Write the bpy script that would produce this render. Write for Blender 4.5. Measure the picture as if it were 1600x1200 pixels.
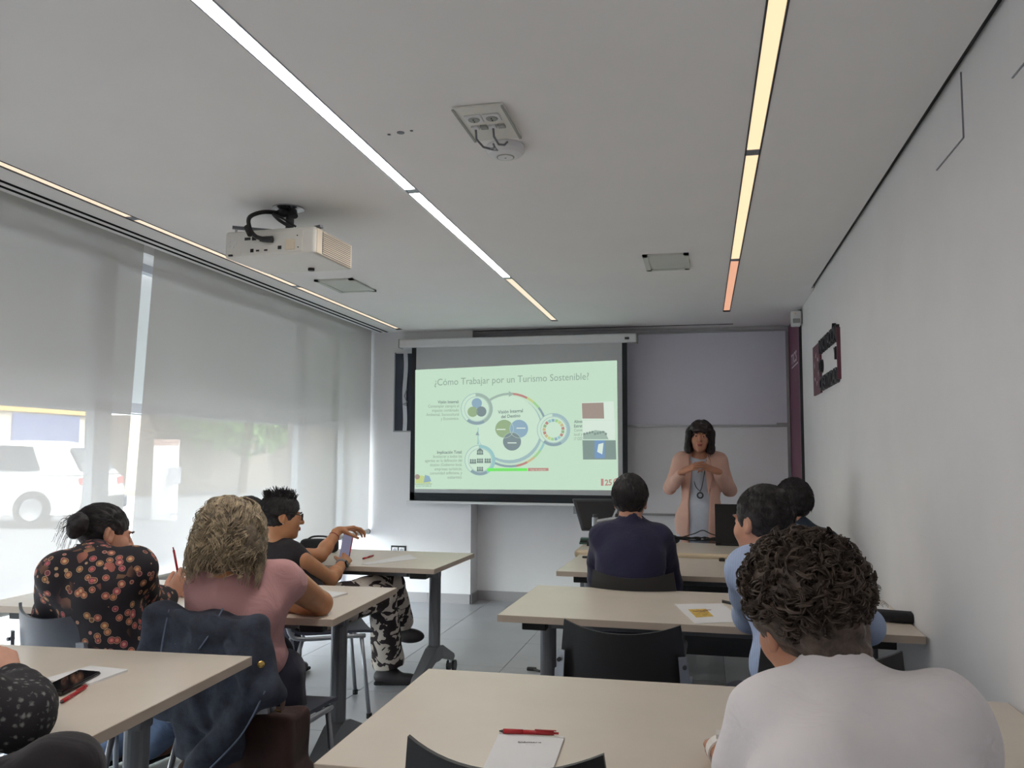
import bpy, bmesh, math, random
import numpy as np
from mathutils import Vector, Matrix
rnd = random.Random(7)
PI = math.pi
for o in list(bpy.data.objects): bpy.data.objects.remove(o)
SC = bpy.context.scene
COL = SC.collection
# ---------------------------------------------------------------- camera
F = 1317.5; CAMH = 1.38
yaw, pitch, roll = [math.radians(a) for a in (12.72, 4.78, 0.295)]
_f = np.array([-math.sin(yaw)*math.cos(pitch), math.cos(yaw)*math.cos(pitch), math.sin(pitch)])
_r = np.array([math.cos(yaw), math.sin(yaw), 0.0]); _u = np.cross(_r, _f)
CR = math.cos(roll)*_r + math.sin(roll)*_u
CU = -math.sin(roll)*_r + math.cos(roll)*_u
CC = np.array([0, 0, CAMH])
cam = bpy.data.cameras.new('camera'); camo = bpy.data.objects.new('camera', cam); COL.objects.link(camo)
cam.sensor_width = 36; cam.sensor_fit = 'HORIZONTAL'; cam.lens = 36*F/1600
cam.clip_start = .05; cam.clip_end = 300
camo.matrix_world = Matrix(((CR[0], CU[0], -_f[0], CC[0]), (CR[1], CU[1], -_f[1], CC[1]), (CR[2], CU[2], -_f[2], CC[2]), (0, 0, 0, 1)))
SC.camera = camo
# ---------------------------------------------------------------- world, sun, exposure
EV = 1.28
SC.view_settings.view_transform = 'Standard'; SC.view_settings.look = 'None'
SC.view_settings.gamma = 1; SC.view_settings.use_curve_mapping = False
SC.view_settings.exposure = EV
SKY_STRENGTH = .92; SUN = 4.3; STRIP = 1.0
W = bpy.data.worlds.new('sky'); SC.world = W; W.use_nodes = True
wn = W.node_tree.nodes; wl = W.node_tree.links
sky = wn.new('ShaderNodeTexSky'); sky.sky_type = 'NISHITA'; sky.sun_disc = False
sky.sun_elevation = math.radians(52); sky.sun_rotation = math.radians(100); sky.air_density = 1.2; sky.dust_density = 1.5
wn['Background'].inputs['Strength'].default_value = SKY_STRENGTH
hsv = wn.new('ShaderNodeHueSaturation'); hsv.inputs['Saturation'].default_value = .25
wl.new(sky.outputs[0], hsv.inputs['Color']); wl.new(hsv.outputs[0], wn['Background'].inputs['Color'])
sl = bpy.data.lights.new('sun', 'SUN'); so = bpy.data.objects.new('sun', sl); COL.objects.link(so)
sl.energy = SUN; sl.angle = math.radians(.6); sl.color = (1, .95, .87)
so.rotation_euler = Vector((-.62, .18, -.78)).to_track_quat('-Z', 'Y').to_euler()
so.location = (8, 0, 12)
SC.cycles.max_bounces = 7; SC.cycles.diffuse_bounces = 4; SC.cycles.transparent_max_bounces = 12
SC.cycles.transmission_bounces = 6; SC.cycles.glossy_bounces = 3; SC.cycles.sample_clamp_indirect = 6

# ---------------------------------------------------------------- pixel helpers (rays of the photograph's camera)
def ray(px, py): return CR*((px-800)/F) + CU*((600-py)/F) + _f
def PZ(px, py, z): d = ray(px, py); return CC + d*((z-CAMH)/d[2])
def PY(px, py, y): d = ray(px, py); return CC + d*(y/d[1])
def PX(px, py, x): d = ray(px, py); return CC + d*(x/d[0])
def at(px, py, s): return CC + ray(px, py)*s
def V(*a): return np.array(a, float)
def nrm(v): v = np.asarray(v, float); return v/np.linalg.norm(v)

# ---------------------------------------------------------------- materials
def lin(c):
    c = [x/255 for x in c]
    return tuple(x/12.92 if x <= .04045 else ((x+.055)/1.055)**2.4 for x in c)
MATS = {}
def newmat(name):
    m = bpy.data.materials.new(name); m.use_nodes = True
    nt = m.node_tree; b = nt.nodes['Principled BSDF']; MATS[name] = m
    return m, nt, b
def tc(nt, kind='Object'): return nt.nodes.new('ShaderNodeTexCoord').outputs[kind]
def noise(nt, vec, scale, detail=3, rough=.55):
    n = nt.nodes.new('ShaderNodeTexNoise'); n.inputs['Scale'].default_value = scale
    n.inputs['Detail'].default_value = detail; n.inputs['Roughness'].default_value = rough
    nt.links.new(vec, n.inputs['Vector']); return n
def ramp(nt, fac, stops, interp='LINEAR'):
    r = nt.nodes.new('ShaderNodeValToRGB'); r.color_ramp.interpolation = interp
    while len(r.color_ramp.elements) < len(stops): r.color_ramp.elements.new(.5)
    for e, (p, c) in zip(r.color_ramp.elements, stops): e.position = p; e.color = (*c, 1)
    nt.links.new(fac, r.inputs['Fac']); return r.outputs['Color']
def bump(nt, b, h, strength=.3, dist=.01):
    n = nt.nodes.new('ShaderNodeBump'); n.inputs['Strength'].default_value = strength; n.inputs['Distance'].default_value = dist
    nt.links.new(h, n.inputs['Height']); nt.links.new(n.outputs[0], b.inputs['Normal'])
def mat(name, c, rough=.5, metal=0, var=.06, vscale=8, bmp=0, bscale=60, spec=.5, sheen=0):
    m, nt, b = newmat(name)
    L = lin(c); v = tc(nt)
    if var:
        n = noise(nt, v, vscale)
        lo = tuple(x*(1-var) for x in L); hi = tuple(min(1, x*(1+var)) for x in L)
        nt.links.new(ramp(nt, n.outputs['Fac'], [(.3, lo), (.7, hi)]), b.inputs['Base Color'])
    else: b.inputs['Base Color'].default_value = (*L, 1)
    b.inputs['Roughness'].default_value = rough; b.inputs['Metallic'].default_value = metal
    b.inputs['Specular IOR Level'].default_value = spec
    if sheen: b.inputs['Sheen Weight'].default_value = sheen
    if bmp: bump(nt, b, noise(nt, v, bscale, 4).outputs['Fac'], bmp, .004)
    return m
def emis(name, c, strength=1.0, base=.12):
    m, nt, b = newmat(name); L = lin(c); k = strength/(2**EV)
    b.inputs['Base Color'].default_value = (*[x*base for x in L], 1); b.inputs['Roughness'].default_value = .8
    b.inputs['Specular IOR Level'].default_value = .1
    b.inputs['Emission Color'].default_value = (*L, 1); b.inputs['Emission Strength'].default_value = k
    return m
def M(n): return MATS[n]
mat('wall', (236, 235, 237), .75, var=.02, vscale=3, bmp=.08, bscale=150)
mat('wall_grey', (205, 206, 214), .7, var=.02, vscale=3)
mat('ceiling', (242, 240, 239), .85, var=.015, vscale=2)
mat('slot_shade_black', (16, 16, 18), .9, var=0, spec=.1)
mat('dark_gap', (40, 41, 46), .6, var=0)
mat('tile', (170, 172, 177), .36, var=.05, vscale=2.5, bmp=.05, bscale=40)
mat('grout', (118, 119, 122), .9, var=0)
mat('base_tile', (165, 162, 164), .45, var=.05, vscale=3)
mat('alu', (168, 170, 174), .4, .7, var=.03)
mat('white_frame', (214, 217, 226), .45, var=0)
mat('laminate', (214, 203, 189), .34, var=.03, vscale=5, bmp=.02, bscale=200)
mat('laminate_edge', (196, 180, 164), .5, var=.04, vscale=9)
mat('desk_edge', (222, 203, 172), .45, var=.05, vscale=7)
mat('leg_grey', (118, 120, 126), .42, .35, var=.03)
mat('leg_light', (150, 153, 160), .35, .5, var=.03)
mat('black_plastic', (30, 30, 33), .5, var=.1, vscale=20)
mat('chair_shell', (34, 34, 37), .48, var=.05, vscale=14, bmp=.06, bscale=300)
mat('chair_shell_grey', (66, 69, 82), .45, var=.05, vscale=14, bmp=.06, bscale=300)
mat('rubber', (28, 28, 30), .8, var=0)
mat('proj_white', (224, 221, 214), .4, var=.01)
mat('proj_cream', (226, 212, 190), .42, var=.01)
mat('dark_metal', (72, 73, 78), .4, .5, var=.04)
mat('chrome', (190, 190, 195), .2, .9, var=0)
mat('vent_pale', (206, 208, 202), .6, var=.02)
mat('vent_grey', (158, 160, 156), .6, var=.02)
mat('maroon', (112, 52, 80), .5, var=.06, vscale=4)
mat('maroon_sign', (104, 58, 72), .5, var=.04)
mat('letter_black', (38, 38, 46), .45, var=0)
mat('print_white', (225, 215, 222), .6, var=0)
mat('board', (238, 238, 242), .35, var=.02, vscale=2)
mat('board_upper', (226, 226, 240), .35, var=.02, vscale=2)
mat('screen_fabric', (196, 198, 200), .8, var=.01)
mat('screen_black', (26, 31, 38), .7, var=0)
mat('paper', (228, 227, 228), .7, var=.01)
mat('red_plastic', (178, 36, 42), .35, var=.05)
mat('logo_red', (150, 52, 66), .6, var=0)
mat('ink', (70, 68, 74), .7, var=0)
mat('phone_black', (24, 25, 30), .25, var=0)
mat('phone_glass', (14, 15, 18), .06, var=0)
mat('green_book', (60, 92, 84), .5, var=.1)
mat('black_fabric', (34, 34, 38), .85, var=.2, vscale=30, bmp=.3, bscale=300)
mat('white_strap', (226, 222, 218), .5, var=0)
mat('gold', (196, 164, 96), .25, .9, var=0)
mat('shoe_dark', (52, 48, 52), .6, var=.1)
mat('shoe_brown', (112, 72, 54), .5, var=.15, vscale=18)
mat('socket_white', (226, 226, 228), .4, var=0)
mat('print_yellow', (206, 172, 84), .7, var=.3, vscale=40); mat('lens_glow', (255, 190, 120), .3, var=0)
for n, c in dict(skin_tan=(176, 124, 92), skin_fair=(204, 152, 128), skin_mid=(186, 134, 108), skin_warm=(190, 136, 98)).items():
    m, nt, b = newmat(n); v = tc(nt); L = lin(c)
    nt.links.new(ramp(nt, noise(nt, v, 22, 4).outputs['Fac'], [(.3, tuple(x*.9 for x in L)), (.7, (min(1, L[0]*1.1), L[1]*1.03, L[2]))]), b.inputs['Base Color'])
    b.inputs['Roughness'].default_value = .5; b.inputs['Subsurface Weight'].default_value = .08
    b.inputs['Subsurface Radius'].default_value = (.012, .005, .003)
    bump(nt, b, noise(nt, v, 260, 3).outputs['Fac'], .08, .002)
mat('lips', (150, 78, 76), .4, var=0); mat('eye_white', (215, 210, 205), .25, var=0); mat('eye_dark', (32, 24, 22), .2, var=0)
mat('nail', (205, 160, 150), .3, var=0)
def cloth(name, c, var=.08, wr=.35, rough=.85, wscale=9):
    m, nt, b = newmat(name); v = tc(nt); L = lin(c)
    n = noise(nt, v, 5, 4)
    nt.links.new(ramp(nt, n.outputs['Fac'], [(.3, tuple(x*(1-var) for x in L)), (.7, tuple(min(1, x*(1+var)) for x in L))]), b.inputs['Base Color'])
    b.inputs['Roughness'].default_value = rough; b.inputs['Sheen Weight'].default_value = .12; b.inputs['Specular IOR Level'].default_value = .25
    w = noise(nt, v, wscale, 3, .5); w.inputs['Distortion'].default_value = 1.2
    bump(nt, b, w.outputs['Fac'], wr, .02)
    return m
cloth('cloth_white', (226, 220, 222), .03, .35); cloth('cloth_pink', (196, 148, 148), .05, .4); cloth('cloth_navy', (46, 45, 70), .12, .4)
cloth('cloth_black', (40, 36, 40), .15, .3); cloth('cloth_teal', (36, 50, 66), .12, .3); cloth('trouser_dark', (46, 47, 60), .15, .35)
cloth('blazer', (214, 172, 156), .05, .25); cloth('tunic', (186, 192, 206), .04, .35); cloth('bag_brown', (60, 42, 39), .25, .3, .95)
cloth('jeans', (70, 84, 110), .2, .3)
# striped pale blue shirt
m, nt, b = newmat('cloth_blue'); v = tc(nt)
w = nt.nodes.new('ShaderNodeTexWave'); w.inputs['Scale'].default_value = 60; w.bands_direction = 'X'; w.inputs['Distortion'].default_value = .6
nt.links.new(v, w.inputs['Vector'])
nt.links.new(ramp(nt, w.outputs['Fac'], [(.25, lin((150, 168, 204))), (.75, lin((176, 190, 220)))]), b.inputs['Base Color'])
b.inputs['Roughness'].default_value = .8; n = noise(nt, v, 8, 3); n.inputs['Distortion'].default_value = 1.2; bump(nt, b, n.outputs['Fac'], .35, .02)
# denim
m, nt, b = newmat('denim'); v = tc(nt)
nt.links.new(ramp(nt, noise(nt, v, 14, 6, .7).outputs['Fac'], [(.3, lin((34, 38, 50))), (.72, lin((64, 70, 86)))]), b.inputs['Base Color'])
b.inputs['Roughness'].default_value = .9; bump(nt, b, noise(nt, v, 220, 3).outputs['Fac'], .35, .004)
mat('denim_seam', (104, 114, 134), .9, var=.15, vscale=60)
# floral blouse
m, nt, b = newmat('floral'); v = tc(nt)
vo = nt.nodes.new('ShaderNodeTexVoronoi'); vo.inputs['Scale'].default_value = 31; nt.links.new(v, vo.inputs['Vector'])
rings = ramp(nt, vo.outputs['Distance'], [(0, lin((214, 170, 120))), (.14, lin((206, 92, 62))), (.26, lin((120, 48, 44))), (.34, lin((188, 132, 104))), (.40, lin((34, 30, 40))), (1, lin((30, 28, 38)))], 'CONSTANT')
base = ramp(nt, noise(nt, v, 5, 2).outputs['Fac'], [(.48, lin((34, 31, 42))), (.56, lin((120, 62, 50))), (.68, lin((176, 84, 60)))], 'EASE')
mx = nt.nodes.new('ShaderNodeMix'); mx.data_type = 'RGBA'; sp = nt.nodes.new('ShaderNodeSeparateColor'); nt.links.new(vo.outputs['Color'], sp.inputs[0])
th = nt.nodes.new('ShaderNodeMath'); th.operation = 'GREATER_THAN'; th.inputs[1].default_value = .12; nt.links.new(sp.outputs[0], th.inputs[0])
nt.links.new(th.outputs[0], mx.inputs['Factor']); nt.links.new(base, mx.inputs['A']); nt.links.new(rings, mx.inputs['B'])
hs = nt.nodes.new('ShaderNodeHueSaturation'); nt.links.new(mx.outputs['Result'], hs.inputs['Color']); hs.inputs['Saturation'].default_value = .85
mr = nt.nodes.new('ShaderNodeMapRange'); mr.inputs['To Min'].default_value = .47; mr.inputs['To Max'].default_value = .54; nt.links.new(sp.outputs[1], mr.inputs['Value']); nt.links.new(mr.outputs[0], hs.inputs['Hue'])
nt.links.new(hs.outputs[0], b.inputs['Base Color']); b.inputs['Roughness'].default_value = .8
# cow print
m, nt, b = newmat('cow'); v = tc(nt); n = noise(nt, v, 13, 2, .5); n.inputs['Distortion'].default_value = 1.0
nt.links.new(ramp(nt, n.outputs['Fac'], [(0, lin((46, 36, 38))), (.5, lin((206, 196, 186)))], 'CONSTANT'), b.inputs['Base Color']); b.inputs['Roughness'].default_value = .85
# black sleeve with pale flecks
m, nt, b = newmat('fleck'); v = tc(nt); vo = nt.nodes.new('ShaderNodeTexVoronoi'); vo.inputs['Scale'].default_value = 55; vo.inputs['Randomness'].default_value = .6; nt.links.new(v, vo.inputs['Vector'])
n = noise(nt, v, 160, 2); ad = nt.nodes.new('ShaderNodeMath'); ad.operation = 'MULTIPLY'; nt.links.new(vo.outputs['Distance'], ad.inputs[0]); nt.links.new(n.outputs['Fac'], ad.inputs[1])
nt.links.new(ramp(nt, ad.outputs[0], [(.05, lin((128, 126, 124))), (.17, lin((40, 38, 42)))]), b.inputs['Base Color']); b.inputs['Roughness'].default_value = .9
# hair
def hairmat(name, a, c, rough=.45):
    m, nt, b = newmat(name); v = tc(nt)
    nt.links.new(ramp(nt, noise(nt, v, 40, 3).outputs['Fac'], [(.35, lin(a)), (.68, lin(c))]), b.inputs['Base Color'])
    b.inputs['Roughness'].default_value = rough; b.inputs['Specular IOR Level'].default_value = .35
    bump(nt, b, noise(nt, v, 120, 3).outputs['Fac'], .35, .006)
hairmat('hair_black', (30, 28, 30), (56, 52, 54)); hairmat('hair_darkbrown', (54, 45, 41), (102, 86, 76)); hairmat('hair_blond', (120, 106, 88), (196, 176, 146), .5); hairmat('hair_blond_base', (74, 64, 54), (132, 116, 96), .6)
hairmat('hair_bob', (28, 22, 24), (52, 42, 44), .35)
# roller shade fabric: open weave, part see-through, part translucent
m, nt, b = newmat('shade'); nt.nodes.remove(b); out = nt.nodes['Material Output']
df = nt.nodes.new('ShaderNodeBsdfDiffuse'); df.inputs[0].default_value = (*lin((214, 212, 208)), 1)
tl = nt.nodes.new('ShaderNodeBsdfTranslucent'); tl.inputs[0].default_value = (*lin((206, 204, 202)), 1)
tr = nt.nodes.new('ShaderNodeBsdfTransparent'); tr.inputs[0].default_value = (1, 1, 1, 1)
m1 = nt.nodes.new('ShaderNodeMixShader'); m1.inputs[0].default_value = .24; nt.links.new(df.outputs[0], m1.inputs[1]); nt.links.new(tl.outputs[0], m1.inputs[2])
m2 = nt.nodes.new('ShaderNodeMixShader'); nt.links.new(m1.outputs[0], m2.inputs[1]); nt.links.new(tr.outputs[0], m2.inputs[2])
v = tc(nt); n = noise(nt, v, 2.5, 2); mr = nt.nodes.new('ShaderNodeMapRange'); mr.inputs['To Min'].default_value = .105; mr.inputs['To Max'].default_value = .135
nt.links.new(n.outputs['Fac'], mr.inputs['Value']); nt.links.new(mr.outputs[0], m2.inputs[0]); nt.links.new(m2.outputs[0], out.inputs['Surface'])
mat('shade_bar', (198, 196, 190), .6, var=.02)
# translucent white outside panels
m, nt, b = newmat('panel_white'); nt.nodes.remove(b); out = nt.nodes['Material Output']
df = nt.nodes.new('ShaderNodeBsdfDiffuse'); df.inputs[0].default_value = (*lin((232, 232, 234)), 1)
tl = nt.nodes.new('ShaderNodeBsdfTranslucent'); tl.inputs[0].default_value = (*lin((234, 233, 232)), 1)
m1 = nt.nodes.new('ShaderNodeMixShader'); m1.inputs[0].default_value = .3; nt.links.new(df.outputs[0], m1.inputs[1]); nt.links.new(tl.outputs[0], m1.inputs[2]); nt.links.new(m1.outputs[0], out.inputs['Surface'])
# thin window glass
m, nt, b = newmat('glass'); nt.nodes.remove(b); out = nt.nodes['Material Output']
gl = nt.nodes.new('ShaderNodeBsdfGlossy'); gl.inputs['Roughness'].default_value = .02
tr = nt.nodes.new('ShaderNodeBsdfTransparent'); tr.inputs[0].default_value = (.93, .96, .95, 1)
m1 = nt.nodes.new('ShaderNodeMixShader'); m1.inputs[0].default_value = .04; nt.links.new(tr.outputs[0], m1.inputs[1]); nt.links.new(gl.outputs[0], m1.inputs[2]); nt.links.new(m1.outputs[0], out.inputs['Surface'])
m, nt, b = newmat('spec_lens'); nt.nodes.remove(b); out = nt.nodes['Material Output']
gl = nt.nodes.new('ShaderNodeBsdfGlossy'); gl.inputs['Roughness'].default_value = .05; tr = nt.nodes.new('ShaderNodeBsdfTransparent'); tr.inputs[0].default_value = (.9, .93, .97, 1)
m1 = nt.nodes.new('ShaderNodeMixShader'); m1.inputs[0].default_value = .12; nt.links.new(tr.outputs[0], m1.inputs[1]); nt.links.new(gl.outputs[0], m1.inputs[2]); nt.links.new(m1.outputs[0], out.inputs['Surface'])
mat('dark_glass', (58, 64, 80), .12, var=.15, vscale=3)
mat('asphalt', (132, 132, 136), .9, var=.08, vscale=1.2); mat('pavement', (184, 182, 182), .85, var=.05, vscale=2); mat('kerb', (150, 150, 158), .9, var=.05)
mat('car_white', (236, 236, 238), .3, var=0); mat('car_glass', (52, 56, 66), .15, var=0); mat('tyre', (46, 46, 50), .8, var=0); mat('tail_red', (196, 50, 50), .3, var=0)
mat('facade_yellow', (236, 198, 128), .85, var=.04, vscale=1); mat('facade_cream', (216, 206, 192), .85, var=.05, vscale=1); mat('facade_blue', (120, 130, 170), .6, var=.06, vscale=1); mat('facade_brown', (132, 122, 112), .85, var=.06, vscale=1)
mat('leaf', (106, 140, 84), .7, var=.3, vscale=3); mat('trunk', (96, 80, 66), .9, var=.2)
mat('box_white', (240, 238, 238), .6, var=.01); mat('roof_pink', (190, 160, 150), .7, var=.05)
emis('strip_cool', (255, 250, 243), STRIP*39, .5); emis('strip_warm', (255, 222, 180), STRIP*1.1, .5); emis('strip_orange', (228, 170, 140), STRIP, .5)
emis('phone_lit', (128, 126, 150), .75)
emis('strip_left', (248, 226, 200), STRIP*1.0, .5)

# ---------------------------------------------------------------- mesh building
class B:
    def __init__(s): s.v = []; s.f = []; s.n = 0
    def add(s, v, f):
        v = np.asarray(v, float).reshape(-1, 3); s.v.append(v); s.f += [tuple(int(i)+s.n for i in q) for q in f]; s.n += len(v); return s
    def box(s, x0, x1, y0, y1, z0, z1):
        v = [(x, y, z) for x in (x0, x1) for y in (y0, y1) for z in (z0, z1)]
        return s.add(v, [(0, 1, 3, 2), (4, 6, 7, 5), (0, 4, 5, 1), (2, 3, 7, 6), (0, 2, 6, 4), (1, 5, 7, 3)])
    def rbox(s, x0, x1, y0, y1, z0, z1, r=.005, seg=2):
        bm = bmesh.new(); bmesh.ops.create_cube(bm, size=1)
        for q in bm.verts: q.co = Vector(((x0+x1)/2+q.co.x*(x1-x0), (y0+y1)/2+q.co.y*(y1-y0), (z0+z1)/2+q.co.z*(z1-z0)))
        bmesh.ops.bevel(bm, geom=bm.edges[:], offset=r, segments=seg, affect='EDGES', profile=.5)
        return s.bm(bm)
    def bm(s, bm):
        bm.verts.index_update(); s.add([q.co[:] for q in bm.verts], [[w.index for w in p.verts] for p in bm.faces]); bm.free(); return s
    def quad(s, a, b, c, d): return s.add([a, b, c, d], [(0, 1, 2, 3)])
    def poly(s, pts): return s.add(pts, [tuple(range(len(pts)))])
    def tube(s, pts, r, sides=8, caps=True):
        pts = np.asarray(pts, float); n = len(pts); r = np.broadcast_to(np.asarray(r, float), (n,))
        t = np.gradient(pts, axis=0); t /= np.linalg.norm(t, axis=1)[:, None]+1e-12
        ref = V(0, 0, 1) if abs(t[0][2]) < .9 else V(1, 0, 0)
        u = np.cross(t[0], ref); u /= np.linalg.norm(u); vs = []
        for i in range(n):
            u = u - t[i]*(u@t[i]); u /= np.linalg.norm(u)+1e-12; w = np.cross(t[i], u)
            a = np.arange(sides)*2*PI/sides
            vs.append(pts[i]+r[i]*(np.cos(a)[:, None]*u+np.sin(a)[:, None]*w))
        f = [(i*sides+j, i*sides+(j+1) % sides, (i+1)*sides+(j+1) % sides, (i+1)*sides+j) for i in range(n-1) for j in range(sides)]
        if caps: f += [tuple(range(sides-1, -1, -1)), tuple((n-1)*sides+j for j in range(sides))]
        return s.add(np.concatenate(vs), f)
    def cyl(s, a, b, r, sides=16): return s.tube([a, b], r, sides)
    def lathe(s, prof, c, axis=(0, 0, 1), sides=24):
        ax = nrm(axis); u = np.cross(ax, V(1, 0, 0) if abs(ax[0]) < .9 else V(0, 1, 0)); u /= np.linalg.norm(u); w = np.cross(ax, u)
        vs = [np.asarray(c)+ax*h+r*(math.cos(2*PI*j/sides)*u+math.sin(2*PI*j/sides)*w) for r, h in prof for j in range(sides)]; n = len(prof)
        f = [(i*sides+j, i*sides+(j+1) % sides, (i+1)*sides+(j+1) % sides, (i+1)*sides+j) for i in range(n-1) for j in range(sides)]
        f += [tuple(range(sides-1, -1, -1)), tuple((n-1)*sides+j for j in range(sides))]
        return s.add(vs, f)
    def prism(s, pts, d):
        a = np.asarray(pts, float); n = len(a); b = a+np.asarray(d, float)
        return s.add(np.concatenate([a, b]), [tuple(range(n-1, -1, -1)), tuple(range(n, 2*n))]+[(i, (i+1) % n, n+(i+1) % n, n+i) for i in range(n)])
    def ell(s, c, r, R=None, nu=16, nv=10):
        vs = [(math.sin(PI*i/nv)*math.cos(2*PI*j/nu), math.sin(PI*i/nv)*math.sin(2*PI*j/nu), math.cos(PI*i/nv)) for i in range(nv+1) for j in range(nu)]
        vs = np.array(vs)*np.asarray(r)
        if R is not None: vs = vs@np.asarray(R).T
        return s.add(vs+np.asarray(c), [(i*nu+j, (i+1)*nu+j, (i+1)*nu+(j+1) % nu, i*nu+(j+1) % nu) for i in range(nv) for j in range(nu)])
    def build(s, name, material, parent=None, world=False, smooth=False):
        vs = np.concatenate(s.v) if s.v else np.zeros((0, 3))
        if world and parent is not None:
            mi = np.array(wm(parent).inverted()); vs = vs@mi[:3, :3].T+mi[:3, 3]
        me = bpy.data.meshes.new(name); me.from_pydata(vs.tolist(), [], s.f); me.update()
        return link(name, me, material, parent, smooth)
def link(name, me, material, parent=None, smooth=False):
    if material is not None: me.materials.append(M(material) if isinstance(material, str) else material)
    if smooth:
        me.polygons.foreach_set('use_smooth', [True]*len(me.polygons))
    o = bpy.data.objects.new(name, me); COL.objects.link(o); o.parent = parent; return o
def wm(o): return o.matrix_basis.copy() if o.parent is None else wm(o.parent) @ o.matrix_basis
def smooth_angle(o, deg=35):
    me = o.data; me.polygons.foreach_set('use_smooth', [True]*len(me.polygons))
    try: me.set_sharp_from_angle(angle=math.radians(deg))
    except Exception: pass
    return o
def tag(o, label=None, cat=None, group=None, kind=None):
    if label: o['label'] = label
    if cat: o['category'] = cat
    if group: o['group'] = group
    if kind: o['kind'] = kind
    return o
def thing(name, label, cat, loc=(0, 0, 0), rz=0, group=None):
    o = bpy.data.objects.new(name, None); COL.objects.link(o); o.location = [float(a) for a in loc]; o.rotation_euler = (0, 0, rz)
    o.empty_display_size = .05; return tag(o, label, cat, group)
def dup(o, parent=None, loc=None, rz=None, label=None):
    c = o.copy(); COL.objects.link(c); c.parent = parent
    if loc is not None: c.location = [float(a) for a in loc]
    if rz is not None: c.rotation_euler = (0, 0, rz)
    if label: c['label'] = label
    for ch in [q for q in COL.objects if q.parent == o]: dup(ch, c)
    return c
def struct(name, b, m, label, parent=None):
    o = b.build(name, m, parent); 
    if parent is None: tag(o, label, name.split('_')[0], kind='structure')
    return o
def textmesh(s, bold=0):
    cu = bpy.data.curves.new('t', 'FONT'); cu.body = s; cu.size = 1; cu.resolution_u = 3; cu.offset = bold
    o = bpy.data.objects.new('t', cu); COL.objects.link(o)
    dg = bpy.context.evaluated_depsgraph_get(); me = bpy.data.meshes.new_from_object(o.evaluated_get(dg))
    v = np.array([q.co[:] for q in me.vertices]); f = [tuple(p.vertices) for p in me.polygons]
    bpy.data.objects.remove(o); bpy.data.curves.remove(cu); bpy.data.meshes.remove(me); return v, f
def text3d(b, s, p0, p1, up, h, depth=None, bold=0):
    """lettering from p0 to p1 along its baseline, cap height h, optionally with thickness vector"""
    v, f = textmesh(s, bold); x0, x1 = v[:, 0].min(), v[:, 0].max(); sy = h/.7
    p0 = np.asarray(p0); d = np.asarray(p1)-p0; up = np.asarray(up)
    w = p0+((v[:, 0]-x0)/(x1-x0))[:, None]*d+(v[:, 1]*sy)[:, None]*up
    b.add(w, f)
    if depth is not None:
        n = len(w); b.add(w+np.asarray(depth), f)
        from collections import Counter
        ed = Counter()
        for p in f:
            for i in range(len(p)): ed[tuple(sorted((p[i], p[(i+1) % len(p)])))] += 1
        b2 = [e for e, k in ed.items() if k == 1]
        b.add(np.concatenate([w, w+np.asarray(depth)]), [(i, j, j+n, i+n) for i, j in b2])
# ---------------------------------------------------------------- room shell
XL, XG, XR, YB, YC, ZC, YR = -3.12, -3.40, .78, 7.90, 7.65, 2.55, -1.6
fl = struct('floor', B().box(XG-.05, XR+.15, YR-.1, YB+.2, -.1, -.004), 'grout', 'grey stoneware tiled classroom floor')
xs = sorted({XG, XR} | {-1.98+.7*k for k in range(-3, 5) if XG+.02 < -1.98+.7*k < XR-.02})
ys = sorted({YR, YB} | {6.91+.72*k for k in range(-12, 3) if YR+.02 < 6.91+.72*k < YB-.02})
tcache = {}
for i in range(len(xs)-1):
    for j in range(len(ys)-1):
        w, d = round(xs[i+1]-xs[i], 3), round(ys[j+1]-ys[j], 3)
        if (w, d) not in tcache:
            o = B().rbox(-w/2+.0015, w/2-.0015, -d/2+.0015, d/2-.0015, -.008, 0, .001, 1).build('floor_tile', 'tile', fl); tcache[(w, d)] = o.data
        else:
            o = bpy.data.objects.new('floor_tile', tcache[(w, d)]); COL.objects.link(o); o.parent = fl
        o.location = ((xs[i]+xs[i+1])/2, (ys[j]+ys[j+1])/2, 0)
struct('wall_right', B().box(XR, XR+.12, YR, YB+.12, 0, 2.75), 'wall', 'plain white right wall of the classroom')
struct('wall_back', B().box(-2.2, XR, YB, YB+.12, 0, 2.75), 'wall', 'white end wall behind the screen and whiteboard')
xc = PY(735, 900, YC)[0]
struct('wall_column', B().box(XG-.1, xc, YC, YB+.12, 0, 2.75), 'wall', 'white boxed-out wall pillar left of the projection screen')
struct('wall_rear', B().box(XG-.1, XR+.12, YR-.12, YR, 0, 2.75), 'wall', 'white wall at the rear of the classroom')
struct('wall_left', B().box(XG-.1, XL, YR, -.1, 0, 2.75), 'wall', 'white solid wall section beside the windows')
# ceiling with recessed strips, slots and edge groove
cuts = [(-3.022, -2.998, YR, 7.60), (-2.962, -2.938, YR, 7.60), (-2.805, -2.745, YR, 7.47), (-1.28, -1.22, YR, 7.25), (.175, .235, YR, 7.02), (.755, .78, YR, 6.14)]
cb = B(); x = XL+.06
for a, b_, y0, y1 in cuts:
    cb.box(x, a, YR, YB, ZC, ZC+.12); cb.box(a, b_, y1, YB, ZC, ZC+.12); x = b_
cb.box(XG-.1, XR+.12, YR-.1, YB+.12, ZC+.12, ZC+.3); cb.box(XG-.1, XL-.06, YR, YB, ZC, ZC+.12)
ce = struct('ceiling', cb, 'ceiling', 'white plasterboard ceiling with recessed light strips')
tr = B().box(.757, .779, YR, 6.14, ZC+.02, ZC+.03)
struct('trim_1', tr, 'dark_gap', 'dark shadow-gap trim between ceiling and right wall')
s_ = B()
for a, b_ in ((-3.022, -2.998), (-2.962, -2.938)): s_.box(a, b_, YR, 7.6, ZC-.001, ZC+.012)  # black faces flush with the ceiling stand in for the shade inside the slots
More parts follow.
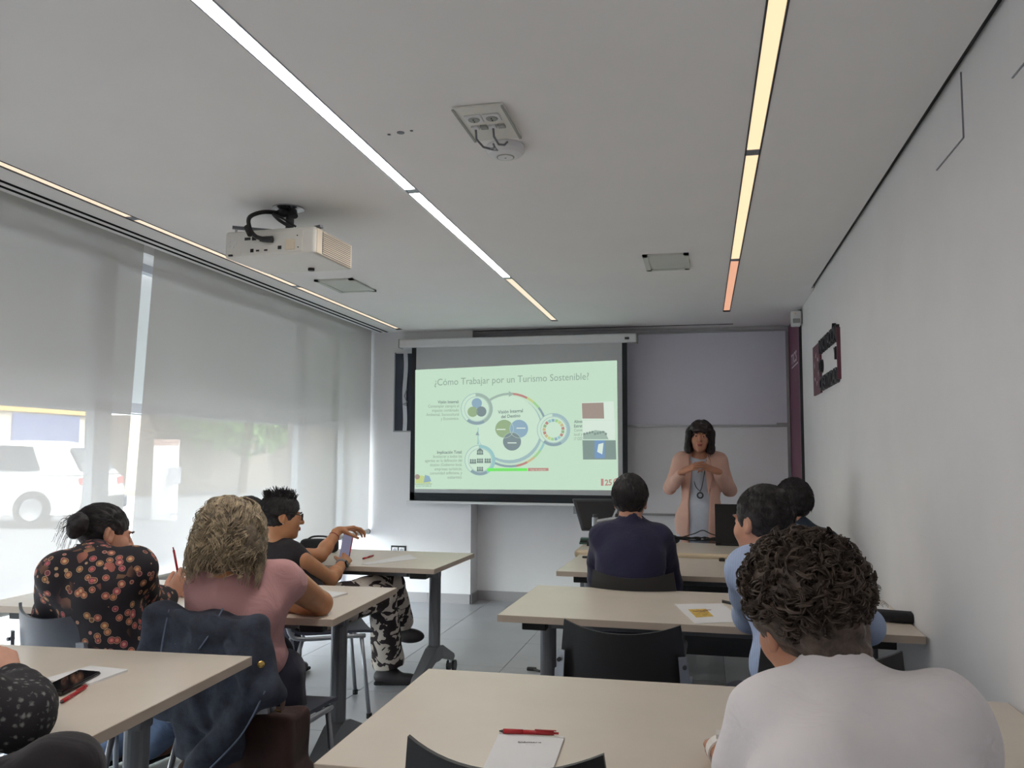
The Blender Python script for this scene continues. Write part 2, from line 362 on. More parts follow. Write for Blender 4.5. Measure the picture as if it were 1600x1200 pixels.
struct('trim_2', s_, 'slot_shade_black', 'pair of flush black strips painted as the shade in the ceiling air slots along the blinds')
s_ = B().box(-2.66, .28, 7.672, 7.70, ZC-.003, ZC+.01)
struct('trim_3', s_, 'dark_gap', 'dark air slot in the ceiling above the projection screen')
def baseboard(name, p0, p1, n_out, label, ln=.6):
    p0 = np.array(p0); p1 = np.array(p1); L = np.linalg.norm(p1-p0); d = (p1-p0)/L; n_out = np.array(n_out)
    root = B(); 
    def seg(b, a, c, o):
        q = [p0+d*a, p0+d*c, p0+d*c+n_out*o, p0+d*a+n_out*o]
        b.prism([(*u, 0) for u in q], (0, 0, .09 if o > .008 else .086))
    seg(root, 0, L, .008); r = root.build(name, 'grout'); tag(r, label, 'baseboard', kind='structure')
    a = 0
    while a < L-.02:
        c = min(a+ln, L); b = B(); seg(b, a+.001, c-.001, .014); b.build('skirting_tile', 'base_tile', r); a = c
baseboard('baseboard_column', (XL, YC), (xc, YC), (0, -1), 'grey tile skirting along the white pillar')
baseboard('baseboard_column_side', (xc, YC), (xc, YB), (1, 0), 'short grey tile skirting on the side of the white pillar')
baseboard('baseboard_back', (xc, YB), (XR, YB), (0, -1), 'grey tile skirting along the end wall under the whiteboard')
baseboard('baseboard_right', (XR, YR), (XR, YB), (-1, 0), 'grey tile skirting along the right wall')
# ---------------------------------------------------------------- windows on the left
yw = [-.1, 2.05, 4.225, 6.72, 7.65]
for k in range(4):
    y0, y1 = yw[k], yw[k+1]; f = B(); hw = .07
    f.box(XG-.03, XG+.03, y0, y0+hw, 0, ZC).box(XG-.03, XG+.03, y1-hw, y1, 0, ZC)
    f.box(XG-.03, XG+.03, y0, y1, 0, .05).box(XG-.03, XG+.03, y0, y1, 1.62, 1.68).box(XG-.03, XG+.03, y0, y1, ZC-.05, ZC+.12)
    w = struct('window_%d' % (k+1), f, 'white_frame', ['tall window frame nearest the camera behind the left blind', 'tall window frame behind the left blind with the car view', 'wide window frame behind the right blind', 'narrow window frame beside the white pillar'][k])
    w['category'] = 'window'
    B().box(XG-.004, XG+.004, y0+hw, y1-hw, .05, 1.62).build('lower_pane', 'glass', w)
    B().box(XG-.004, XG+.004, y0+hw, y1-hw, 1.68, ZC-.05).build('upper_pane', 'glass', w)
struct('trim_4', B().box(XG+.03, XL-.04, -.1, YC, -.003, .006), 'pavement', 'pale window sill strip at floor level')
# white panels outside, over the upper panes
for k, (a, b_) in enumerate(((-.1, 2.1), (2.12, 4.385), (4.415, 6.84), (6.88, 7.7))):
    p = thing('shade_panel', ['translucent white outside panel over the upper window nearest the camera', 'translucent white outside panel above the parked car', 'translucent white outside panel above the hedge view', 'translucent white outside panel next to the pillar'][k], 'panel', (XG-.14, (a+b_)/2, 1.62), group='outside window panels')
    B().box(-.006, .006, a-(a+b_)/2, b_-(a+b_)/2, .02, 1.0).build('sheet', 'panel_white', p)
    B().box(-.012, .012, a-(a+b_)/2, b_-(a+b_)/2, 0, .03).build('bottom_rail', 'alu', p)
# roller blinds
def blind(y0t, y1t, y0b, y1b, zb, label):
    r = thing('roller_blind', label, 'blind', (XL, (y0t+y1t)/2, zb), group='roller blinds on the window wall'); ym = (y0t+y1t)/2
    n = 14; v = []; fcs = []
    for i in range(n+1):
        t = i/n; z = (ZC+.06-zb)*(1-t)
        for j in range(9):
            u = j/8; y = (y0t+(y1t-y0t)*u)*(1-t)+(y0b+(y1b-y0b)*u)*t-ym
            v.append((.012*math.sin(u*7+t*2)*t*.6, y, z))
    fcs = [(i*9+j, (i+1)*9+j, (i+1)*9+j+1, i*9+j+1) for i in range(n) for j in range(8)]
    B().add(v, fcs).build('fabric', 'shade', r, smooth=True)
    B().tube([(0, y0b-ym, -.012), (0, y1b-ym, -.012)], .022, 12).build('bottom_bar', 'shade_bar', r, smooth=False)
    B().tube([(0, y0t-ym, ZC+.06-zb), (0, y1t-ym, ZC+.06-zb)], .03, 12).build('roller', 'shade_bar', r)
    for yy in (y0b, y1b): B().tube([(0, yy-ym-.006, -.012), (0, yy-ym+.006, -.012)], .026, 12).build('end_cap', 'dark_metal', r)
    return r
blind(.02, 2.0, .02, 2.0, .66, 'pale roller blind nearest the camera, mostly left of the view')
blind(2.06, 4.19, 2.06, 4.075, .665, 'pale roller blind with a parked white car showing through')
blind(4.285, 7.62, 4.16, 7.62, .655, 'wide pale roller blind beside the white pillar, hedge showing through')
b = B(); p = PY(634, 620, YC-.02)
# dark glazed panel on the pillar, half behind the screen
p0 = PY(619, 553, YC); p1 = PY(619, 673, YC)
g = thing('wall_panel', 'dark narrow glazed panel on the pillar behind the screen edge', 'panel', (p0[0]+.12, YC, p1[2]))
B().box(-.12, .16, -.012, 0, 0, p0[2]-p1[2]).build('glass_sheet', 'dark_glass', g)
B().box(-.13, -.12, -.018, 0, -.01, p0[2]-p1[2]+.01).box(-.13, .16, -.018, 0, -.012, 0).build('frame', 'alu', g)
xw = PY(634, 620, YC)[0]-(p0[0]+.12)
v = []; n = 20
for i in range(n+1):
    z = (p0[2]-p1[2])*(1-i/n)-.0; cx = xw+.006*math.sin(i*.45); v += [(cx-.022, -.02, z), (cx+.02, -.024, z)]
B().add(v, [(2*i, 2*i+1, 2*i+3, 2*i+2) for i in range(n)]).build('curtain_reflection', 'white_frame', g)  # wavy white strip modelled as the bright curtain reflection in the dark glass
B().tube([(xw+.02, -.03, .40), (xw-.0, -.035, .33), (xw+.025, -.035, .27), (xw-.015, -.035, .25), (xw+.02, -.035, .24)], .006, 6).build('cord', 'leg_light', g)
# wall socket on the pillar
ps = PY(623, 860, YC)
s = thing('wall_socket', 'double wall socket in a black frame on the white pillar', 'socket', (ps[0], YC, ps[2]-.04))
B().rbox(-.075, .075, -.01, 0, 0, .085, .003).build('frame', 'black_plastic', s)
for x in (-.034, .034):
    q = B().rbox(x-.028, x+.028, -.016, -.008, .014, .07, .003).build('insert', 'socket_white', s)
    B().lathe([(.018, 0), (.018, .002)], (x, -.018, .042), (0, -1, 0), 16).build('well', 'leg_light', q)

# ---------------------------------------------------------------- ceiling fittings
def strip_light(xcn, segs, mats, label, shade):
    r = thing('ceiling_light', label, 'light', (xcn, (segs[0][0]+segs[-1][1])/2, ZC), group='recessed linear ceiling lights'); ym = (segs[0][0]+segs[-1][1])/2
    f = B()
    y0, y1 = segs[0][0], segs[-1][1]+.02
    for sx in (-1, 1): f.box(sx*.030, sx*.024, y0-ym, y1-ym, -.002, .05)
    f.box(-.03, .03, y0-ym, y1-ym, .05, .056).box(-.03, .03, y1-ym-.012, y1-ym, -.002, .05)
    f.build('channel', shade, r)
    for (a, b_), mt in zip(segs, mats):
        B().box(-.0235, .0235, a-ym+.03, b_-ym-.03, .003, .009).build('diffuser', mt, r)
    for (a, b_) in segs[:-1]: B().box(-.0235, .0235, b_-ym-.03, b_-ym+.03, .001, .03).build('joint_cover', 'leg_light', r)
    return r
strip_light(-2.775, [(-1.4, .05), (.05, 1.85), (1.85, 3.63), (3.63, 5.39), (5.39, 7.44)], ['strip_left']*5, 'warm recessed light strip along the window blinds', 'dark_metal')
strip_light(-1.25, [(-1.4, -.1), (-.1, 1.7), (1.7, 3.50), (3.50, 5.40), (5.40, 7.22)], ['strip_cool']*4+['strip_left'], 'bright white recessed light strip down the middle of the ceiling', 'leg_light')
strip_light(.205, [(-1.4, -.4), (-.4, 1.45), (1.45, 3.31), (3.31, 5.16), (5.16, 7.0)], ['strip_warm']*4+['strip_orange'], 'amber recessed light strip nearest the right wall', 'dark_metal')
def ceil_rect(ps):
    q = np.array([PZ(*p, ZC) for p in ps]); return q[:, 0].min(), q[:, 0].max(), (q[0, 1]+q[1, 1])/2, (q[2, 1]+q[3, 1])/2
for ps, lab in (([(1006, 399), (1076, 393), (1077, 417), (1011, 423)], 'square grey ceiling vent left of the amber light strip'), ([(493, 438), (548, 433), (585, 452), (535, 457)], 'square grey ceiling vent behind the projector')):
    x0, x1, y0, y1 = ceil_rect(ps); r = thing('ceiling_vent', lab, 'vent', ((x0+x1)/2, (y0+y1)/2, ZC), group='ceiling vents'); a, c = (x1-x0)/2, (y1-y0)/2
    f = B().box(-a, a, -c, -c+.03, -.012, 0).box(-a, a, c-.03, c, -.012, 0).box(-a, -a+.03, -c, c, -.012, 0).box(a-.03, a, -c, c, -.012, 0); f.build('frame', 'vent_pale', r)
    B().box(-a+.03, a-.03, -c+.03, c-.03, -.007, 0).build('cover', 'vent_pale', r)
x0, x1, y0, y1 = ceil_rect([(710, 167), (785, 158), (813, 207), (744, 220)])
r = thing('ceiling_socket_plate', 'white ceiling plate with sockets and network jacks', 'socket', ((x0+x1)/2, (y0+y1)/2, ZC)); a, c = (x1-x0)/2, (y1-y0)/2
B().rbox(-a, a, -c, c, -.012, 0, .004).build('plate', 'proj_white', r)
for q in (-1, 1): B().box(q*a-.004*q-.004, q*a-.004*q+.004, -c, c, -.016, -.01).build('rim', 'vent_grey', r)
for x in (-.034, .03):
    s = B().rbox(x-.03, x+.03, -c+.055, -c+.115, -.018, -.011, .004).build('power_socket', 'socket_white', r)
    B().lathe([(.021, 0), (.019, .003)], (x, -c+.085, -.0185), (0, 0, -1), 18).build('well', 'vent_grey', s)
    for dy in (-.008, .008): B().cyl((x, -c+.085+dy, -.0215), (x, -c+.085+dy, -.0235), .0025, 8).build('hole', 'dark_gap', s)
for x in (-.05, -.018, .014, .046):
    B().rbox(x-.013, x+.013, .0, .028, -.020, -.011, .002).build('network_jack', 'vent_grey' if x in (-.018, .046) else 'socket_white', r)
pa = PZ(790, 228, ZC)
ap = thing('wifi_access_point', 'round white wireless access point hanging under the ceiling plate', 'access point', (pa[0], pa[1], ZC))
B().lathe([(.070, 0), (.073, -.008), (.072, -.022), (.062, -.036), (.045, -.043), (.04, -.044)], (0, 0, 0), (0, 0, 1), 40).build('housing', 'socket_white', ap)
B().lathe([(.034, -.043), (.034, -.0455), (.033, -.046)], (0, 0, 0), (0, 0, 1), 32).build('light_ring', 'vent_grey', ap); B().lathe([(.029, -.045), (.029, -.047), (.027, -.0475)], (0, 0, 0), (0, 0, 1), 32).build('centre_disc', 'socket_white', ap)
B().cyl((0, 0, -.0465), (0, 0, -.0485), .004, 10).build('led', 'vent_grey', ap)
B().rbox(-.03, .008, -.058, -.046, -.034, -.030, .001).build('sticker', 'ink', ap)
cb_ = thing('network_cable', 'grey network cables between the ceiling plate and the access point', 'cable', (pa[0], pa[1]-.1, ZC-.03)); yj = (y0+y1)/2-(pa[1]-.1)+.02; xj = (x0+x1)/2-pa[0]
B().tube([(xj-.05, yj, .012), (xj-.05, yj+.01, -.02), (xj-.035, yj+.05, -.035), (xj-.01, yj+.08, -.035), (xj-.005, yj+.1, -.02), (xj-.015, yj+.12, 0)], .004, 8).build('cable', 'leg_grey', cb_, smooth=True)
B().tube([(xj+.014, yj, .012), (xj+.014, yj+.01, -.015), (xj+.022, yj+.05, -.03), (xj+.035, yj+.085, -.02), (xj+.04, yj+.11, 0)], .004, 8).build('cable', 'leg_grey', cb_, smooth=True)
B().tube([(xj-.012, yj+.07, -.035), (xj+.01, yj+.055, -.04), (xj+.012, yj+.075, -.042), (xj-.008, yj+.085, -.036)], .003, 8).build('cable_tie', 'leg_light', cb_)
pd = [PZ(608, 210, ZC), PZ(626, 207, ZC), PZ(643, 204, ZC)]
d = thing('ceiling_hole_cover', 'small dark round ceiling hole with two screw marks', 'ceiling hole', (pd[1][0], pd[1][1], ZC))
for q, rr in zip(pd, (.006, .014, .006)): B().lathe([(rr, 0), (rr, -.002), (rr*.6, -.003)], (q[0]-pd[1][0], q[1]-pd[1][1], 0), (0, 0, 1), 18).build('plug' if rr > .01 else 'screw_hole', 'leg_grey', d)

# ---------------------------------------------------------------- projector
pj = thing('projector', 'white ceiling-mounted projector with cables at the back', 'projector', (-1.94, 3.69, 2.292), math.radians(-3))
B().rbox(-.235, .235, -.19, .19, 0, .128, .014, 3).build('housing', 'proj_white', pj)
B().rbox(.228, .238, -.17, .18, .006, .122, .003).build('side_cover', 'proj_cream', pj)
for k in range(11): B().box(.236, .243, -.12, .165, .014+k*.0095, .0185+k*.0095).build('vent_slat', 'proj_cream', pj)
B().box(.2365, .2385, -.122, .167, .01, .118).build('vent_back', 'leg_grey', pj)
B().rbox(-.145, .175, -.194, -.186, .012, .112, .003).build('connector_panel', 'proj_white', pj)
for x, z, w, h in ((-.11, .085, .03, .013), (-.075, .085, .022, .018), (-.01, .087, .009, .009), (-.085, .028, .016, .016), (-.055, .026, .016, .007), (-.012, .026, .016, .007), (.06, .034, .018, .016), (.15, .085, .005, .005), (.155, .03, .005, .005), (-.2, .012, .02, .008)):
    B().box(x-w/2, x+w/2, -.1965, -.188, z-h/2, z+h/2).build('port', 'black_plastic', pj)
B().rbox(.09, .14, -.2, -.19, .02, .07, .004).build('dongle', 'proj_cream', pj)
for k in range(5): B().cyl((-.195+.018*math.cos(k*2*PI/5), -.188, .07+.018*math.sin(k*2*PI/5)), (-.195+.018*math.cos(k*2*PI/5), -.192, .07+.018*math.sin(k*2*PI/5)), .006, 10).build('button', 'socket_white', pj)
B().lathe([(.05, 0), (.045, .02), (.04, .02)], (-.08, .185, .07), (0, 1, 0), 24).build('lens', 'black_plastic', pj)
for x, y in ((.06, .10),): B().cyl((x, y, .002), (x, y, -.012), .016, 14).build('foot', 'black_plastic', pj)
mt = thing('projector_mount', 'grey metal ceiling bracket carrying the projector', 'bracket', (-1.92, 3.62, ZC))
B().lathe([(.075, 0), (.075, -.006), (.03, -.012)], (0, 0, 0), (0, 0, 1), 24).build('ceiling_plate', 'chrome', mt)
B().cyl((0, .02, -.005), (0, .02, -.105), .02, 14).build('stem', 'dark_metal', mt)
for a, c in (((0, .02), (-.22, -.12)), ((0, .02), (.2, -.05)), ((0, .02), (.05, .2)), ((0, .02), (-.14, .18))):
    d = nrm(V(c[0]-a[0], c[1]-a[1], 0)); q = np.cross(d, V(0, 0, 1))*.011
    B().prism([V(*a, -.108)+q, V(*c, -.108)+q, V(*c, -.108)-q, V(*a, -.108)-q], (0, 0, -.012)).build('arm', 'leg_grey', mt)
    B().cyl((c[0]*.93, c[1]*.93, -.115), (c[0]*.93, c[1]*.93, -.135), .006, 10).build('bolt', 'chrome', mt)
B().cyl((.035, -.01, -.02), (.05, -.03, -.05), .016, 12).build('knob', 'dark_metal', mt)
B().ell((-.02, -.02, -.03), (.03, .03, .02)).build('cable_boot', 'black_plastic', mt)
pcb = thing('projector_cable', 'thick black cables looping from the ceiling into the projector', 'cable', (-1.95, 3.55, 2.45))
def smoothline(pts, n=24):
    pts = np.array(pts, float); t = np.linspace(0, len(pts)-1, n); out = []
    for u in t:
        i = min(int(u), len(pts)-2); f = u-i; p = [pts[max(0, min(len(pts)-1, i+k))] for k in (-1, 0, 1, 2)]
        out.append(.5*((2*p[1])+(-p[0]+p[2])*f+(2*p[0]-5*p[1]+4*p[2]-p[3])*f*f+(-p[0]+3*p[1]-3*p[2]+p[3])*f**3))
    return np.array(out)
B().tube(smoothline([(.0, .04, .07), (-.05, -.02, .06), (-.085, -.08, .02), (-.07, -.1, -.04), (-.045, -.09, -.075), (-.01, -.075, -.085)]), .010, 10).build('power_cable', 'black_plastic', pcb, smooth=True)
B().tube([(-.085, -.098, -.03), (-.06, -.108, -.07)], .016, 10).build('cable_boot', 'black_plastic', pcb)
B().tube([(-.03, -.075, -.085), (.03, -.072, -.088)], [.012, .016], 10).build('plug', 'black_plastic', pcb)
B().tube(smoothline([(-.02, .02, .06), (.02, -.03, .03), (.06, -.05, 0), (.11, -.03, -.03)]), .008, 8).build('signal_cable', 'black_plastic', pcb, smooth=True)
B().tube(smoothline([(-.02, .03, .06), (.01, -.02, .045), (.07, -.045, .012), (.12, -.02, -.02)]), .005, 8).build('signal_cable', 'black_plastic', pcb, smooth=True)

# ---------------------------------------------------------------- projection screen with the slide
YS = 7.55
cs0, cs1 = PY(625, 543, YS), PY(995, 524, YS)
zt = (cs0[2]+cs1[2])/2; xs0, xs1 = PY(640, 787, YS)[0], PY(981, 745, YS)[0]; zb = PY(800, 787, YS)[2]
sc = thing('projection_screen', 'pull-down projection screen with black borders showing a slide', 'screen', ((xs0+xs1)/2, YS, zb)); xm = (xs0+xs1)/2
H_ = zt-zb
B().rbox(cs0[0]-xm, cs1[0]-xm, -.035, .075, H_-.035, H_+.045, .012).build('case', 'socket_white', sc)
for x in (cs0[0]-xm-.006, cs1[0]-xm-.006): B().rbox(x, x+.012, -.037, .077, H_-.037, H_+.047, .004).build('end_cap', 'vent_grey', sc)
B().box(cs1[0]-xm-.105, cs1[0]-xm-.065, -.037, -.034, H_-.01, H_+.012).build('maker_badge', 'ink', sc)
B().box(xs0-xm, xs1-xm, .0, .003, .02, H_).build('fabric', 'screen_fabric', sc)
bw = .045; zb2 = .035
bd = B().box(xs0-xm, xs0-xm+bw, -.002, .0, .02, H_-.03).box(xs1-xm-bw, xs1-xm, -.002, .0, .02, H_-.03).box(xs0-xm, xs1-xm, -.002, 0, .012, .012+.075)
bd.build('border', 'screen_black', sc)
B().rbox(xs0-xm-.03, xs1-xm+.03, -.012, .012, -.012, .012, .005).build('bottom_bar', 'socket_white', sc)
def SP(px, py, lay=1): return PY(px, py, YS-.0022-.0005*lay)
for n_, c_ in dict(s_bg=(199, 226, 203), s_title=(128, 146, 140), s_text=(120, 138, 128), s_dark=(96, 106, 110), s_grey=(150, 168, 160), s_ring=(150, 176, 190), s_ringd=(122, 142, 160), s_pale=(208, 232, 214), s_green=(138, 162, 118), s_blue=(126, 156, 190), s_navy=(104, 116, 128), s_red=(186, 106, 106), s_orange=(206, 170, 120), s_yellow=(196, 206, 120), s_lgreen=(150, 206, 130), s_bright=(120, 236, 110), s_teal=(140, 190, 200), s_photo=(150, 120, 116), s_white=(226, 238, 228), s_slate=(110, 124, 124), s_pblue=(96, 130, 190)).items(): emis(n_, c_ if n_ in ('s_bg', 's_bright') else [int(a*.72+b*.28) for a, b in zip(c_, (199, 226, 203))], .92)
slide = B().poly([SP(649, 578, 0), SP(648, 764, 0), SP(966, 766, 0), SP(964, 563, 0)]).build('slide', 's_bg', sc, world=True)
def spoly(pts, m, name, lay=1): return B().poly([SP(*p, lay) for p in pts]).build(name, m, slide, world=True)
def ring(cx, cy, r0, r1, a0, a1, m, name, lay=1, n=48, ry=1.0):
    b = B(); k = max(3, int(n*abs(a1-a0)/360)); v = []
    for i in range(k+1):
        a = math.radians(a0+(a1-a0)*i/k); v += [SP(cx+r0*math.cos(a), cy-r0*ry*math.sin(a), lay), SP(cx+r1*math.cos(a), cy-r1*ry*math.sin(a), lay)]
    b.add(v, [(2*i, 2*i+1, 2*i+3, 2*i+2) for i in range(k)]); return b.build(name, m, slide, world=True)
def disc(cx, cy, r, m, name, lay=1, ry=1.0): return spoly([(cx+r*math.cos(2*PI*i/40), cy-r*ry*math.sin(2*PI*i/40)) for i in range(40)], m, name, lay)
def stext(s, x0, y0, x1, y1, h, m, bold=0, lay=3):
    b = B(); p0, p1 = SP(x0, y0, lay), SP(x1, y1, lay); hh = np.linalg.norm(SP(x0, y0-h, lay)-p0); text3d(b, s, p0, p1, V(0, 0, 1), hh, None, bold); return b.build('slide_text', m, slide, world=True)
stext('¿Cómo Trabajar por un Turismo Sostenible?', 679, 602.5, 920, 593, 10.5, 's_title')
# big ring and arrows
disc(797, 672, 51, 's_ring', 'big_disc_shadow', 1, 1.02); disc(795, 669, 50, 's_pale', 'big_disc', 2)
ring(797, 672, 55, 58.5, 128, 92, 's_grey', 'arrow_arc', 2); ring(797, 672, 55, 58.5, 88, 62, 's_red', 'arrow_arc', 2); ring(797, 672, 55, 58.5, 62, 50, 's_yellow', 'arrow_arc', 2); ring(797, 672, 55, 58.5, 50, 38, 's_lgreen', 'arrow_arc', 2); ring(797, 672, 55, 58.5, 38, 20, 's_ringd', 'arrow_arc', 2)
ring(797, 672, 55, 58.5, -20, -34, 's_teal', 'arrow_arc', 2); ring(797, 672, 55, 58.5, -34, -48, 's_lgreen', 'arrow_arc', 2); ring(797, 672, 55, 58.5, -48, -62, 's_orange', 'arrow_arc', 2); ring(797, 672, 55, 58.5, -62, -80, 's_red', 'arrow_arc', 2); ring(797, 672, 55, 58.5, -80, -132, 's_ringd', 'arrow_arc', 2)
spoly([(795, 611), (795, 620), (803, 616)], 's_grey', 'arrow_head', 3)
# three satellite rings
def sat(cx, cy, r, m1, m2):
    disc(cx, cy, r, 's_ring', 'ring_outline', 3); disc(cx, cy, r-1, 's_pale', 'ring_plate', 4)
    ring(cx, cy, r-5, r-.5, 95, -60, m1, 'ring_band', 5); ring(cx, cy, r-5, r-.5, -60, -130, m2, 'ring_band', 5); ring(cx, cy, r-6.2, r-5.4, 0, 360, 's_ring', 'ring_line', 5)
sat(745, 639, 25, 's_grey', 's_ringd'); sat(750, 719, 24, 's_teal', 's_ringd'); sat(865, 671.5, 26, 's_ring', 's_ringd')
for cx, cy, m_ in ((745, 630, 's_blue'), (738.5, 643.5, 's_green'), (752, 643, 's_navy')): disc(cx, cy, 8, m_, 'venn_disc', 6 if m_ == 's_blue' else 7)
for cx, cy, m_ in ((788, 670, 's_green'), (811, 670, 's_blue'), (800, 690, 's_navy')): disc(cx, cy, 14.5, m_, 'venn_disc', 4 if m_ == 's_green' else 5 if m_ == 's_blue' else 6)
for cx, cy in ((788, 670), (811, 670), (800, 690)): ring(cx, cy, 14.1, 14.5, 0, 360, 's_pale', 'venn_outline', 7)
for cx, cy in ((783, 671), (814, 669), (800, 692)): spoly([(cx-7, cy-.8), (cx-7, cy+.8), (cx+7, cy+.8), (cx+7, cy-.8)], 's_white', 'venn_caption', 8)
stext('Visión Integral', 778, 646.5, 817, 644, 5.2, 's_dark', .02); stext('del Destino', 783, 653.5, 813, 651.5, 5, 's_dark', .02)
for i in range(17): ring(865, 671.5, 12.5, 17, i*21.2, i*21.2+17, ['s_red', 's_orange', 's_yellow', 's_lgreen', 's_blue', 's_teal', 's_red', 's_green', 's_orange'][i % 9], 'goal_segment', 6, 60)
for cx, cy in ((750, 707), (739, 721), (750, 720), (762, 720), (750, 733)):
    for k in (-1, 0, 1): disc(cx+k*3.4, cy-2.2, 1.5, 's_dark', 'people_icon', 6); spoly([(cx+k*3.4-1.7, cy+3.5), (cx+k*3.4+1.7, cy+3.5), (cx+k*3.4+1.2, cy-.6), (cx+k*3.4-1.2, cy-.6)], 's_dark', 'people_icon', 6)
spoly([(750, 700), (745, 704), (755, 704)], 's_dark', 'people_icon', 6)
spoly([(747, 685), (745.5, 694), (748.5, 694)], 's_teal', 'arrow_head', 4); spoly([(746, 674), (743, 680), (749, 680)], 's_ringd', 'arrow_head', 4); spoly([(746.3, 668), (746.3, 690), (747.6, 690), (747.6, 668)], 's_teal', 'arrow_stem', 3)
# captions
for s_, x0, x1, y, m_, bo in (('Visión Integral:', 684, 717, 630.5, 's_dark', .02), ('Contemplar siempre el', 669, 717, 637, 's_text', 0), ('impacto combinado', 675, 717, 643.5, 's_text', 0), ('Ambiental, Sociocultural', 666, 717, 650, 's_text', 0), ('y Económico.', 689, 717, 656.5, 's_text', 0),
    ('Implicación Total:', 683, 722, 709, 's_dark', .02), ('Involucrar a todos los', 677, 722, 715.5, 's_text', 0), ('agentes en la definición del', 664, 722, 722, 's_text', 0), ('destino (Gobierno local,', 672, 722, 728.5, 's_text', 0), ('empresas turísticas,', 679, 722, 735, 's_text', 0), ('comunidad anfitriona, y', 672, 722, 741.5, 's_text', 0), ('visitantes).', 699, 722, 748, 's_text', 0),
    ('Alinea', 897, 910, 661, 's_dark', .02), ('Estrat', 897, 910, 668, 's_dark', .02), ('Conve', 897, 910, 674.5, 's_text', 0), ('local y', 897, 910, 681, 's_text', 0), ('17 ODS', 897, 911, 688, 's_text', 0)):
    stext(s_, x0, y, x1, y-.6, 4.6, m_, bo)
spoly([(761, 731.5), (761, 736.5), (824, 736), (824, 731.5)], 's_bright', 'share_bar', 6); spoly([(825, 731.3), (825, 736.2), (857, 735.8), (857, 731.3)], 's_red', 'stop_bar', 6)
stext('Está compartiendo su pantalla', 772, 735.4, 808, 735.2, 2.6, 's_green', 0, 8); stext('Dejar de compartir', 829, 735.2, 853, 735, 2.6, 's_pale', 0, 8)
# call thumbnails
spoly([(908, 629), (909, 656), (960, 656), (959, 627)], 's_white', 'call_tile', 4); spoly([(909, 630), (910, 654), (944, 654), (943, 629)], 's_photo', 'call_picture', 5)
spoly([(910, 657), (910, 687), (961, 687), (961, 656)], 's_white', 'call_tile', 4); spoly([(911, 679), (911, 686.5), (951, 686.5), (945, 674), (930, 672)], 's_grey', 'call_picture', 5)
for k in range(9): disc(913+k*4.2, 678-(k*5 % 4), 1.9, 's_slate', 'call_heads', 6)
spoly([(910, 688), (911, 718), (963, 718), (962, 688)], 's_slate', 'call_tile', 4); spoly([(929, 688), (929, 716), (945, 716), (945, 688)], 's_pblue', 'call_picture', 5); spoly([(935, 694), (933, 706), (941, 710), (943, 692)], 's_white', 'call_picture', 6)
# foot logos
spoly([(649, 743), (649, 755), (672, 755), (672, 748), (660, 743)], 's_yellow', 'foot_logo', 3); disc(652, 745, 4, 's_photo', 'foot_logo', 4); spoly([(664, 742), (662, 754), (674, 752), (671, 744)], 's_blue', 'foot_logo', 4); spoly([(648, 756), (648, 757), (675, 756.5), (675, 755.5)], 's_green', 'foot_logo', 4); stext('SOSTENIBLE', 650, 761, 674, 760.5, 3, 's_text', 0)
spoly([(939, 748), (939, 759), (943, 759), (943, 748)], 's_red', 'foot_logo', 3); stext('25', 945, 758.5, 956, 758, 9, 's_red', .03); ring(964, 753, 4, 6, 60, 300, 's_red', 'foot_logo', 3)

# ---------------------------------------------------------------- whiteboard, banner, signs on the right
bL, bR = PY(900, 600, YB)[0], PY(1228, 600, YB)[0]; zA, zM, zZ = 2.50, PY(1100, 665, YB)[2], PY(1030, 803, YB)[2]
wb = thing('whiteboard', 'double-height whiteboard behind the presenter', 'whiteboard', ((bL+bR)/2, YB, zZ)); xm2 = (bL+bR)/2; hw = (bR-bL)/2
B().box(-hw, hw, -.02, 0, 0, zM-zZ-.012).build('lower_panel', 'board', wb)
B().box(-hw, hw, -.035, 0, zM-zZ+.004, zA-zZ).build('upper_panel', 'board_upper', wb)
for z in (-.012, zM-zZ-.012, zA-zZ): B().box(-hw-.02, hw+.02, -.045, 0, z, z+.018).build('rail', 'alu', wb)
for x in (-hw-.02, hw): B().box(x, x+.025, -.042, 0, 0, zA-zZ).build('side_rail', 'alu', wb)
B().box(hw-.09, hw-.0, -.05, -.035, zM-zZ+.006, zM-zZ+.022).build('handle', 'alu', wb)
bn = thing('wall_banner', 'tall maroon banner panel on the right wall by the whiteboard', 'banner', (XR, 7.42, 0))
B().box(-.012, 0, -.40, .47, 0, 2.54).build('sheet', 'maroon', bn)
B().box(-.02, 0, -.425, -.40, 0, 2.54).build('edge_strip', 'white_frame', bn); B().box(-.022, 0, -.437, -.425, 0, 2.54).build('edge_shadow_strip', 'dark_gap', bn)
t0, t1 = PX(1236.5, 571, XR-.0135), PX(1245, 566.5, XR-.0135); b = B()
text3d(b, 'TICS', t0, (t1[0], t1[1], t0[2]), V(0, 0, 1), .085, None, .03); b.build('lettering', 'print_white', bn, world=True)
t0, t1 = PX(1237, 575, XR-.0135), PX(1247, 570, XR-.0135); B().quad((XR-.0135, t0[1], t0[2]-.01), (XR-.0135, t1[1], t0[2]-.01), (XR-.0135, t1[1], t0[2]+.004), (XR-.0135, t0[1], t0[2]+.004)).build('underline', 'print_white', bn, world=True)
